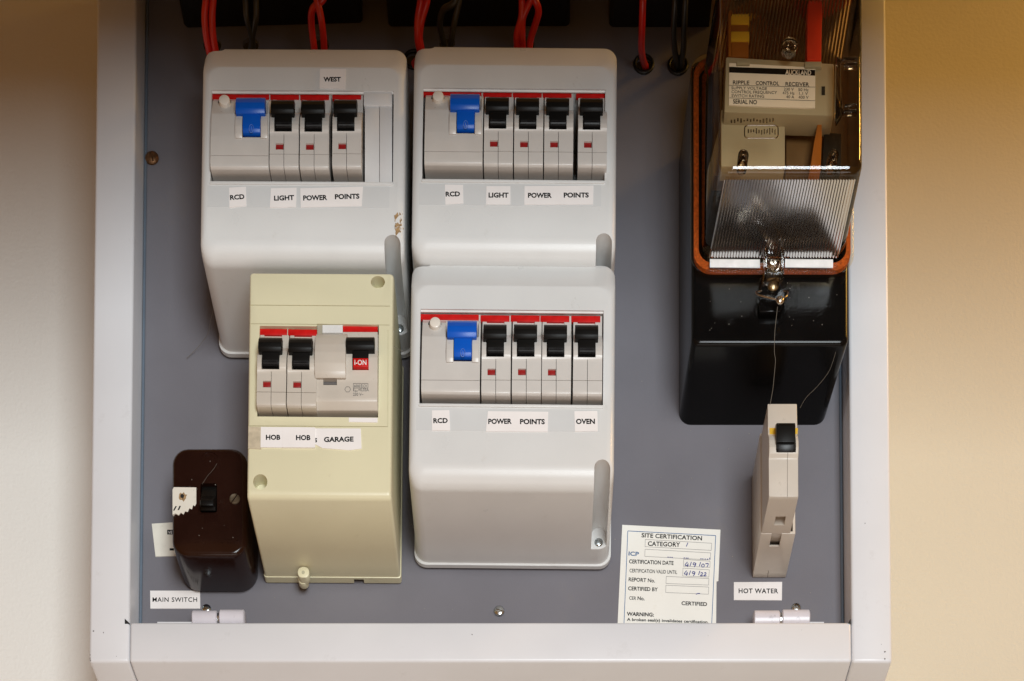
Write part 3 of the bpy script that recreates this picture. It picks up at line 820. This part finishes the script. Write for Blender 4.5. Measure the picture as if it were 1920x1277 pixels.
# ------------------------------------------------------------------ certificate
def cq(x, y): return (1130 + x / 4.029, 960 + y / 4.029)
pcert = P(*cq(500, 500), 0)
cert = thing('certificate', 'white SITE CERTIFICATION paper with blue handwriting stuck to the plate', 'certificate', (pcert.x, 0, pcert.z), 0)
slab('paper', [cq(148, 97), cq(890, 134), cq(874, 520), cq(860, 525), cq(857, 860), cq(112, 860)], 0, 0.0005, M['cert'], cert, smooth=0)
dc = 0.0006
T = [('SITE CERTIFICATION', (293, 190), (750, 214), 31, .012), ('CATEGORY', (341, 254), (585, 263), 33, .012), ('CERTIFICATION DATE', (199, 387), (535, 400), 29, .012),
     ('CERTIFICATION VALID UNTIL', (203, 455), (562, 468), 27, .0), ('REPORT No.', (196, 522), (395, 532), 28, .01), ('CERTIFIED BY', (192, 590), (416, 599), 28, .012),
     ('CER', (200, 661), (252, 664), 25, 0), ('No.', (263, 664), (316, 667), 27, .014), ('CERTIFIED', (595, 702), (788, 710), 28, .014), ('WARNING:', (182, 782), (386, 789), 27, .022),
     ('A broken seal(s) invalidates certification.', (183, 821), (800, 841), 21, .014)]
texts('lettering', [(s, cq(*a), cq(*b), h / 4.029, bo + 0.008) for s, a, b, h, bo in T], dc, M['ink'], cert)
texts('lettering', [('ICP', cq(195, 328), cq(273, 332), 30 / 4.029, 0.02)], dc, M['blueink'], cert)
seg = []
for q in ([(322, 207), (824, 236), (820, 290), (320, 262)], [(320, 281), (816, 309), (812, 362), (318, 335)], [(612, 357), (812, 372), (810, 418), (610, 410)], [(607, 424), (806, 437), (802, 492), (604, 483)],
          [(481, 486), (803, 503), (800, 552), (478, 540)], [(478, 553), (801, 567), (799, 621), (476, 608)]):
    seg += frame_segs([cq(*p) for p in q])
lines('printed_box', seg, 0.6, dc, M['line'], cert)
lines('blue_border', [(cq(190, 143), cq(854, 178)), (cq(854, 178), cq(823, 870)), (cq(190, 143), cq(160, 870))], 1.1, dc, M['blueink'], cert)
pen = []
def stroke(pts): pen.append(tube_bm([P(*cq(*p), dc) for p in pts], 0.00024, 6, 5))
stroke([(643, 233), (632, 260)])
for oy, tail in ((0, '07'), (66, '22')):
    ox = -6 if oy else 0
    stroke([(640 + ox, 378 + oy), (622 + ox, 402 + oy), (650 + ox, 402 + oy)]); stroke([(645 + ox, 388 + oy), (640 + ox, 414 + oy)])
    stroke([(670 + ox, 378 + oy), (660 + ox, 408 + oy)])
    stroke([(703 + ox, 388 + oy), (688 + ox, 384 + oy), (684 + ox, 396 + oy), (698 + ox, 399 + oy), (704 + ox, 388 + oy), (700 + ox, 404 + oy), (690 + ox, 416 + oy)])
    stroke([(740 + ox, 380 + oy), (730 + ox, 410 + oy)])
    if tail == '07':
        stroke([(757, 392), (748, 402), (752, 415), (764, 414), (768, 400), (757, 392)]); stroke([(776, 392), (798, 390), (788, 416)])
    else:
        for k in (0, 26):
            stroke([(740 + k, 462), (752 + k, 458), (754 + k, 468), (738 + k, 482), (758 + k, 482)])
stroke([(705, 622), (715, 617), (735, 615)])
stroke([(806, 352), (810, 348), (811, 358)])
for x in (490, 505, 520, 612, 628, 640, 738, 752, 770, 788): stroke([(x, 341 + (x - 490) * .05), (x + 9, 341.5 + (x - 490) * .05)])
finish('handwriting', joined(pen), M['penink'], cert, 60)

# ------------------------------------------------------------------ hot water breaker
hb = P(1441, 1083, 0)
base = thing('breaker_base', 'beige plug-in base fixed to the plate above the HOT WATER label', 'breaker base', (hb.x, 0, hb.z))
def wall_part(u0, u1):
    return xprism_bm(u0, u1, 1000, 0.042, [(812, 0.042), (898, 0.0), (1084, 0.0), (1072, 0.006), (1001, 0.042)], 0.0004)
bo = finish('body', xprism_bm(1426.5, 1491.5, 1000, 0.042, [(812, 0.042), (815, 0.041), (898, 0.0003), (1083.5, 0.0003), (1072, 0.0055), (1001, 0.042)], 0.0005), M['old'], None, 35)
boolean(bo, [finish('cutter', slab_bm(rect(1431, 600, 1486.5, 996.5), 0.004, 0.06, dref=0.042), None, None, 0),
             finish('cutter', slab_bm([(1447, 990), (1466, 990), (1466, 1008), (1463, 1015), (1457, 1018), (1451, 1015), (1447, 1008)], 0.030, 0.06, dref=0.042), None, None, 0),
             finish('cutter', slab_bm(rect(1440, 1070.5, 1440.9, 1090), -0.01, 0.0065, dref=0.005), None, None, 0)])
bo.parent = base; bo.data.transform(wmat(base).inverted())
hot = thing('hot_water_breaker', 'beige plug-in breaker with yellow stripe and black toggle above HOT WATER label', 'circuit breaker', (hb.x, -0.01, hb.z + 0.02))
HD = 0.075
hbod = finish('body', xprism_bm(1441.5, 1496.5, 880, HD, [(757, HD - 0.003), (775, HD - 0.010), (880, 0.006), (1036, 0.012), (1000, 0.042), (936, HD - 0.002), (931, HD), (861, HD), (857, HD + 0.0006), (850, HD + 0.002), (838, HD + 0.0028), (825, HD + 0.0022), (818, HD + 0.0006), (815, HD - 0.002), (800, HD - 0.0025)], 0.0004), M['old'], None, 35)
boolean(hbod, [finish('cutter', slab_bm(rect(1454.6, 790, 1491.2, 853), HD - 0.004, HD + 0.02, dref=HD), None, None, 0),
               finish('cutter', slab_bm(rect(1476, 700, 1476.7, 1000), HD - 0.0012, HD + 0.02, dref=HD), None, None, 0),
               finish('cutter', slab_bm(rect(1453, 962, 1472, 992), 0.0495, 0.0575, dref=0.0535), None, None, 0)])
hbod.parent = hot; hbod.data.transform(wmat(hot).inverted())
slab('yellow_stripe', rect(1443, 802.5, 1496, 814.5), HD - 0.004, HD - 0.0020, M['yellow'], hot)
dtv = HD - FU
def toggle2():
    f = HD
    return joined([xprism_bm(1455.5, 1490.5, 850, f + 0.003, [(854, f - 0.002), (851, f + 0.001), (842, f + 0.0034), (832, f + 0.0042), (826, f + 0.0040), (815, f - 0.002)], 0.0003),
                   xprism_bm(1456, 1491.5, 800, f + 0.006, [(838, f), (829, f + 0.0058), (797, f + 0.0066), (793, f + 0.0055), (798, f)], 0.0005)])
ht = finish('toggle', toggle2(), M['black'], hot, 40)
finish('grip', xprism_bm(1459, 1488, 845, HD + 0.003, [(848, HD + 0.0010), (848, HD + 0.0026), (834, HD + 0.0044), (834, HD + 0.002)], 0.0002), M['grip'], ht)

# ------------------------------------------------------------------ ripple control receiver
DK = 0.062; DG = 0.120
rp = P(1440, 795, 0)
rec = thing('ripple_control_receiver', 'black ripple control receiver with clear ribbed cover and AUCKLAND nameplate', 'receiver', (rp.x, 0, rp.z))
rings = [ring_px(1273, 285, 1548, 797, 22, 0.0)]
nR = 0.0026
for a in (0, 25, 50, 70, 90):
    d = DK - nR + nR * math.sin(math.radians(a)); q = nR * (1 - math.cos(math.radians(a))) / S; t = d / DK
    l = lambda a0, a1: a0 + (a1 - a0) * t
    rings.append(ring_px(l(1273, 1297) + q, l(285, 112) + q, l(1548, 1591) - q, l(797, 645) - q, 12, d))
rb = finish('base', loft_bm(rings), M['blackbake'], rec, 45)
# gasket: a flat frame round the foot of the clear cover
def frame_loft(o, i, d0, d1):
    a = ring_px(*o, d1); b = ring_px(*i, d1)
    bm = bmesh.new(); n = len(a)
    A = [bm.verts.new(p) for p in a]; B = [bm.verts.new(p) for p in b]
    A2 = [bm.verts.new((p.x, -d0, p.z)) for p in a]; B2 = [bm.verts.new((p.x, -d0, p.z)) for p in b]
    for k in range(n):
        j = (k + 1) % n
        bm.faces.new((A[k], A[j], B[j], B[k])); bm.faces.new((A2[k], B2[k], B2[j], A2[j]))
        bm.faces.new((A[k], A2[k], A2[j], A[j])); bm.faces.new((B[k], B[j], B2[j], B2[k]))
    return bm
finish('gasket', frame_loft((1301, 108, 1595, 507, 33), (1310, 117, 1587, 493, 27), DK, DK + 0.003), M['gasket'], rec, 40)
# clear cover: flange, walls and flat front, one sheet
cv = []
outer = [ring_px(1294, 100, 1601, 514, 36, DK + 0.0005), ring_px(1294, 100, 1601, 514, 36, DK + 0.0050), ring_px(1296, 102, 1599, 512, 35, DK + 0.0058), ring_px(1316, 122, 1583, 484, 26, DK + 0.0060), ring_px(1319, 118, 1586, 478, 24, DK + 0.008)]
for a in (0, 30, 60, 90):
    d = DG - 0.004 + 0.004 * math.sin(math.radians(a)); q = 0.004 * (1 - math.cos(math.radians(a))) / S
    t = (d - DK) / (DG - DK)
    l = lambda a0, a1: a0 + (a1 - a0) * t
    outer.append(ring_px(l(1319, 1349) + q, l(120, -70) + q, l(1588, 1618) - q, l(480, 320) - q, 20, d))
cover = finish('clear_cover', loft_bm(outer, cap0=False), M['glass'], rec, 50)
# ribbed lower panel
def ribs(u0a, u1a, va, da, u0b, u1b, vb, db, n, amp):
    bm = bmesh.new(); rows = []
    for (u0, u1, v, d) in ((u0a, u1a, va, da), (u0b, u1b, vb, db)):
        row = []
        for i in range(n * 4 + 1):
            p = P(u0 + (u1 - u0) * i / (n * 4), v, d)
            p = p + Vector((0, -0.3, -1)).normalized() * amp * (0.0, 1.0, 0.0, -1.0)[i % 4]
            row.append(bm.verts.new(p))
        rows.append(row)
    for i in range(n * 4):
        bm.faces.new((rows[0][i], rows[0][i + 1], rows[1][i + 1], rows[1][i]))
    return bm
finish('ribbed_panel', ribs(1358, 1604, 337, DG - 0.0045, 1329, 1572, 483, DK + 0.0078, 46, 0.0006), M['ribglass'], cover, 70)
finish('ribbed_panel', ribs(1364, 1605, -50, DG - 0.004, 1334, 1575, 136, DK + 0.012, 38, 0.0008), M['ribtop'], cover, 70)
for a, b in ((1331, 1425), (1472, 1562)):
    slab('flange_strip', [(a, 485.5), (b, 486.5), (b, 502), (a, 501)], DK + 0.006, DK + 0.0064, M['flangewhite'], rec, smooth=0)  # white strips along the foot flange
# hook and pegs moulded in the cover
hk = joined([slab_bm([(1568, 106), (1577, 107), (1578, 198), (1582, 207), (1569, 226), (1566, 215)], DG - 0.004, DG + 0.0004, 0.0004),
             slab_bm(rect(1578, 106, 1608, 112), DG - 0.003, DG + 0.0004, 0.0003), slab_bm(rect(1584, 116, 1608, 123), DG - 0.003, DG + 0.0004, 0.0003),
             slab_bm(rect(1584, 194, 1607, 199), DG - 0.003, DG + 0.0004, 0.0003), slab_bm(rect(1582, 205, 1607, 209), DG - 0.003, DG + 0.0004, 0.0003)])
finish('hook', hk, M['clearedge'], cover, 40)
for u, v in ((1394, 290), (1563, 290)):
    finish('peg', joined([slab_bm(ellipse(u, v, 10, 11), DG - 0.012, DG - 0.002, 0.0008), slab_bm(ellipse(u + 1, v - 4, 4, 5), DG - 0.002, DG + 0.0006, 0.0006)]), M['clearpeg'] if 'clearpeg' in M else M['clearedge'], cover, 40)
finish('boss', joined([slab_bm(ellipse(1481, 83, 16, 15), DG - 0.004, DG + 0.0003, 0.0008)]), M['clearedge'], cover, 40)
# embossed illegible maker's mark
em = [tube_bm([P(u, v, DG + 0.0003) for u, v in rrect(1396, 235, 1459, 259, 6, 3) + [(1453, 235)]], 0.0003, 6, 1)]
random.seed(5)
for i in range(11): em.append(slab_bm(rect(1402 + 5 * i, 240 + random.uniform(0, 3), 1404.4 + 5 * i, 252 - random.uniform(0, 5)), DG, DG + 0.0005, 0.0001))
for i in range(14): em.append(slab_bm(rect(1370 + 6 * i, 221 + random.uniform(0, 4), 1373 + 6 * i, 230 - random.uniform(0, 4)), DG, DG + 0.0005, 0.0001))
finish('embossed_mark', joined(em), M['clearedge'], cover, 0)
# works inside
DI = 0.100
slab('inner_board', rect(1338, -60, 1590, 330), DK + 0.002, DK + 0.012, M['inner'], rec)
hs = finish('housing', joined([slab_bm([(1352, 205), (1472, 210), (1472, 312), (1352, 312)], DI - 0.010, DI, 0.0006)]), M['beige'], rec)
slab('housing', [(1474, 218), (1560, 222), (1552, 318), (1474, 318)], DK + 0.012, DI - 0.012, M['inner'], rec, 0.0006)
car = slab('nameplate_carrier', [(1361, 106), (1564, 119), (1563, 217), (1358, 210)], DI - 0.006, DI + 0.008, M['beige'], rec, 0.0008)
slab('clip_tab', rect(1381, 113.5, 1406, 121), DI, DI + 0.0098, M['beige'], car, 0.0004)
slab('clip_tab', rect(1509, 115, 1541, 126), DI, DI + 0.0098, M['beige'], car, 0.0004)
slab('slot', rect(1540.5, 162, 1547, 178), DI, DI + 0.0082, M['shadow'], car)
def rq(x, y): return (1260 + x / 4.2575, y / 4.2575)
dn = DI + 0.0086
npl = slab('nameplate', [rq(457, 503), rq(1145, 540), rq(1142, 862), rq(1060, 862), rq(620, 848), rq(455, 838)], DI + 0.007, dn, M['paper'], rec, smooth=0)
slab('black_band', [rq(457, 533), rq(1143, 558), rq(1143, 603), rq(457, 578)], dn - 0.0002, dn + 0.00012, M['ink'], npl, smooth=0)
texts('lettering', [('AUCKLAND', rq(905, 594), rq(1110, 599), 9)], dn + 0.0002, M['paper'], npl, 0.02)
texts('lettering', [(s, rq(*a), rq(*b), h / 4.2575, bo) for s, a, b, h, bo in (
    ('RIPPLE', (486, 672), (617, 674), 30, .014), ('CONTROL', (668, 677), (855, 681), 30, .014), ('RECEIVER', (906, 684), (1094, 689), 30, .014),
    ('SERIAL NO', (487, 826), (678, 832), 34, .016))], dn + 0.0001, M['ink'], npl)
texts('lettering', [(s, rq(*a), rq(*b), 23 / 4.2575, 0) for s, a, b in (
    ('SUPPLY VOLTAGE', (475, 712), (758, 718)), ('230 V', (893, 722), (972, 724)), ('50 Hz', (1008, 726), (1090, 729)),
    ('CONTROL FREQUENCY', (475, 743), (838, 750)), ('475 Hz', (882, 752), (978, 755)), ('1,1 V', (1015, 756), (1085, 758)),
    ('SWITCH RATING', (475, 774), (735, 780)), ('40 A', (912, 783), (975, 785)), ('400 V', (1010, 786), (1090, 788)))], dn + 0.0001, M['ink'], npl)
lines('ruled_line', [(rq(457, 680), rq(1142, 695)), (rq(457, 781), rq(1142, 804))], 0.7, dn + 0.0001, M['ink'], npl)
slab('red_strip', [(1515, -70), (1543, -70), (1540, 113), (1513, 112)], DI - 0.004, DI + 0.004, M['scarlet'], rec, 0.0005)
slab('orange_insulator', [(1366, -70), (1371, -70), (1371, 106), (1366, 106)], DK + 0.012, DI, M['orange'], rec)
slab('orange_insulator', rect(1371, 27, 1404, 106), DK + 0.012, DI - 0.002, M['orange'], rec, 0.0006)
slab('yellow_band', rect(1370, 27, 1405, 45.5), DI - 0.004, DI - 0.0015, M['yellow'], rec, 0.0002)
slab('yellow_band', rect(1370, 59, 1405, 77.5), DI - 0.004, DI - 0.0015, M['yellow'], rec, 0.0002)
slab('orange_insulator', [(1534, 224), (1541, 224), (1541, 262), (1539, 318), (1518, 318), (1526, 270)], DK + 0.03, DI + 0.002, M['orange'], rec, 0.0005)
slab('black_clamp', [(1545, 247), (1578, 250), (1577, 318), (1541, 318)], DK + 0.012, DI - 0.004, M['matteblack'], rec, 0.0006)
slab('terminal_block', rect(1400, 360, 1520, 440), DK + 0.001, DK + 0.012, M['matteblack'], rec, 0.001)
slab('terminal_label', rect(1470, 398, 1508, 408), DK + 0.012, DK + 0.0125, M['beige'], rec)
# clamp at the foot
cl = finish('clamp', joined([slab_bm([(1433, 466), (1438, 460), (1438, 512), (1433, 512)], DK + 0.006, DK + 0.016, 0.0004), slab_bm([(1464, 460), (1470, 466), (1470, 512), (1465, 512)], DK + 0.006, DK + 0.016, 0.0004),
             slab_bm(rect(1434, 508, 1469, 514), DK + 0.006, DK + 0.015, 0.0004), slab_bm(rect(1438, 482, 1465, 508), DK + 0.006, DK + 0.009, 0.0004)]), M['clearedge'], rec, 40)
screw('screw', 1449, 497, DK + 0.0095, 11, M['nickel'], cl, cross=False, ang=60, dome=0.7)
lug = slab('lug', [(1428, 516), (1470, 516), (1476, 552), (1464, 584), (1424, 584), (1424, 552)], DK - 0.002, DK + 0.0055, M['blackbake'], rec, 0.0008)
screw('screw', 1449.5, 536.5, DK + 0.0056, 10.5, M['brass'], lug, cross=False, ang=40, dome=0.55)
sp = [P(1462, 563, DK + 0.012), P(1440, 558, DK + 0.011), P(1421, 553, DK + 0.009), P(1418, 548, DK + 0.007), P(1428, 546, DK + 0.005), P(1468, 546, DK + 0.005), P(1477, 549, DK + 0.008), P(1474, 556, DK + 0.011), P(1463, 563, DK + 0.012)]
sl = finish('seal_wire', tube_bm(sp, 0.00055, 8, 5), M['nickel'], rec, 60)
bm = bmesh.new(); bmesh.ops.create_icosphere(bm, subdivisions=3, radius=0.0025)
c = P(1462.5, 563.5, DK + 0.013)
bm.transform(Matrix.Translation(c) @ Matrix.Diagonal((1, 0.7, 1, 1)))
finish('lead_seal', bm, M['nickel'], sl, 60)

# ------------------------------------------------------------------ black blocks and cables along the top
TG = 'black fuse blocks above the units'
for nm, pts, lb in (('fuse_block', [(345, -260), (680, -260), (680, 40), (675, 44), (352, 53), (345, 47)], 'black plastic block at the top above the WEST unit'),
                    ('fuse_block', [(728, -260), (1068, -260), (1068, 46), (1062, 50), (734, 51), (728, 46)], 'black plastic block at the top above the upper middle unit'),
                    ('fuse_block', [(1142, -260), (1330, -260), (1330, 52), (1148, 52), (1142, 47)], 'black plastic block at the top beside the clear receiver')):
    t = finish(nm, slab_bm(pts, 0.0003, 0.05, 0.0008, dref=0.0003), M['matteblack'], None)
    tag(t, lb, 'fuse block', TG)
def cq7(x, y): return (320 + x / 1.882, y / 1.882)
def cable(nm, pts, ds, r, m, label, grp):
    n = len(pts)
    w = [P(*p, d) for p, d in zip(pts, ds)]
    o = finish(nm, tube_bm(w, r, 14, 8), M[m], None, 60)
    tag(o, label, 'cable', grp)
RGp, BGp = 'red cables along the top', 'black cables along the top'
def dd(n, a=0.066, b=0.03): return [a + (b - a) * (i / (n - 1)) ** 1.6 for i in range(n)]
L_ = lambda *p: [cq7(*q) for q in p]
CR = 0.0020
for pts, lb in ((L_((128, -40), (125, 0), (120, 60), (126, 130), (140, 200), (150, 260)), 'red cable, outermost left one, entering the notch of the WEST unit'),
                (L_((152, -40), (150, 0), (146, 60), (150, 130), (162, 200), (170, 260)), 'red cable lying against the outermost left red cable'),
                (L_((560, -50), (535, 0), (500, 35), (497, 90), (506, 170), (512, 240)), 'red cable with the outward loop behind the top centre of the WEST unit'),
                (L_((500, -50), (516, 0), (530, 60), (538, 120), (542, 175), (545, 240)), 'straighter red cable of the pair behind the top centre of the WEST unit'),
                (L_((900, -50), (905, 0), (886, 70), (878, 130), (885, 190), (860, 225)), 'red cable curving over at the left corner of the upper middle unit'),
                (L_((880, -50), (882, 0), (872, 70), (872, 140), (880, 190), (862, 230)), 'red cable beside the round hole between the two upper units'),
                (L_((1238, -50), (1240, 0), (1238, 60), (1222, 120), (1222, 165), (1225, 240)), 'outer left red cable of the trio above the upper middle unit'),
                (L_((1290, -50), (1270, 0), (1244, 60), (1240, 120), (1242, 165), (1245, 240)), 'crossing middle red cable of the trio above the upper middle unit'),
                (L_((1255, -50), (1285, 0), (1298, 40), (1285, 90), (1268, 150), (1262, 240)), 'outer right red cable of the trio above the upper middle unit')):
    cable('red_cable', pts, dd(len(pts)), CR, 'redcable', lb, RGp)
cable('red_cable', L_((1666, -50), (1666, 0), (1663, 100), (1661, 170), (1668, 215), (1676, 235), (1680, 250)), [0.06, 0.058, 0.045, 0.028, 0.010, 0.0, -0.02], CR, 'redcable', 'single red cable going into a round hole right of the upper middle unit', RGp)
for pts, ds, lb in ((L_((262, -50), (265, 0), (268, 60), (282, 110), (290, 165), (292, 240)), None, 'left black cable of the pair behind the WEST unit'),
                    (L_((300, -50), (301, 0), (301, 60), (292, 110), (284, 165), (282, 240)), None, 'right black cable of the pair behind the WEST unit'),
                    (L_((1030, -50), (1000, 10), (962, 35), (950, 85), (962, 140), (980, 200)), None, 'black cable bowed to the left behind the upper middle unit'),
                    (L_((1022, -50), (1018, 0), (1005, 60), (994, 120), (988, 170), (985, 240)), None, 'straight black cable behind the upper middle unit'),
                    (L_((1782, -50), (1780, 0), (1775, 100), (1778, 170), (1785, 215), (1790, 235), (1793, 250)), [0.06, 0.058, 0.045, 0.028, 0.010, 0.0, -0.02], 'left black cable of the two entering the hole beside the receiver'),
                    (L_((1818, -50), (1816, 0), (1812, 100), (1810, 170), (1803, 215), (1800, 235), (1798, 250)), [0.06, 0.058, 0.045, 0.028, 0.010, 0.0, -0.02], 'right black cable of the two entering the hole beside the receiver')):
    cable('black_cable', pts, ds or dd(len(pts)), 0.0018, 'blackcable', lb, BGp)

# ------------------------------------------------------------------ cobweb threads
def web(pts, ds, r, label):
    o = finish('cobweb_thread', tube_bm([P(*p, d) for p, d in zip(pts, ds)], r, 5, 4), M['web'], None, 60)
    tag(o, label, 'cobweb')
web([(1458, 575), (1453, 620), (1452, 660), (1454, 675), (1452, 700), (1449, 730), (1444, 758)], [0.073, 0.072, 0.0715, 0.07, 0.07, 0.071, 0.073], 0.00013, 'dusty cobweb thread hanging from the seal wire down the black receiver')
web([(1567, 660), (1555, 695), (1532, 725), (1512, 745), (1500, 765)], [0.064, 0.064, 0.066, 0.069, 0.073], 0.00008, 'fine cobweb thread slanting from the black receiver to the beige breaker')
web([(401, 575), (394, 605), (389, 627), (372, 650), (350, 672)], [0.03, 0.02, 0.012, 0.004, 0.001], 0.00013, 'fine cobweb thread beside the lower left edge of the WEST unit')
web([(712, 642), (735, 648), (757, 660), (768, 668)], [0.074, 0.072, 0.07, 0.068], 0.00008, 'fine cobweb thread between the yellowed box and the OVEN unit')
web([(407, 869), (400, 880), (389, 893), (379, 908)], [DB + .0005, DB + .002, DB + .002, DB + .001], 0.00007, 'short cobweb thread on the brown main switch')

# ------------------------------------------------------------------ dust and chipped paint
random.seed(21)
def fleck(u, v, d, r):
    n = 5; a0 = random.random() * 6
    return slab_bm([(u + r * random.uniform(.4, 1) * math.cos(a0 + 2 * math.pi * i / n), v + r * random.uniform(.4, 1) * math.sin(a0 + 2 * math.pi * i / n)) for i in range(n)], d - 0.0001, d + 0.0002)
fl = []
for _ in range(70):
    fl.append(fleck(random.uniform(275, 1560), random.uniform(700, 1160), 0.0001, random.uniform(.5, 1.2)))
for _ in range(22):
    fl.append(fleck(random.uniform(1310, 1575), random.uniform(525, 630), DK + 0.0001, random.uniform(.4, 1.0)))
for _ in range(12):
    fl.append(fleck(random.uniform(345, 445), random.uniform(860, 1020), DB + 0.0005, random.uniform(.4, 1.0)))
du = finish('dust', joined(fl), M['dust'], None, 0); du['kind'] = 'stuff'
ch = []
for _ in range(3): ch.append(fleck(random.uniform(170, 240), random.uniform(1180, 1236), FD, random.uniform(.7, 1.8)))
for _ in range(3): ch.append(fleck(random.uniform(300, 1550), random.uniform(1180, 1232), FD + 0.0004, random.uniform(.5, 1.3)))
for _ in range(2): ch.append(fleck(random.uniform(1602, 1655), random.uniform(600, 1230), FD, random.uniform(.6, 1.5)))
for v in (1234, 1237, 1228): ch.append(fleck(169 + (v % 3), v, FD - 0.0006, 3.0))
for v in (1235, 1222): ch.append(fleck(1659, v, FD, 2.2))
finish('paint_chip', joined(ch), M['chip'], cab, 0)
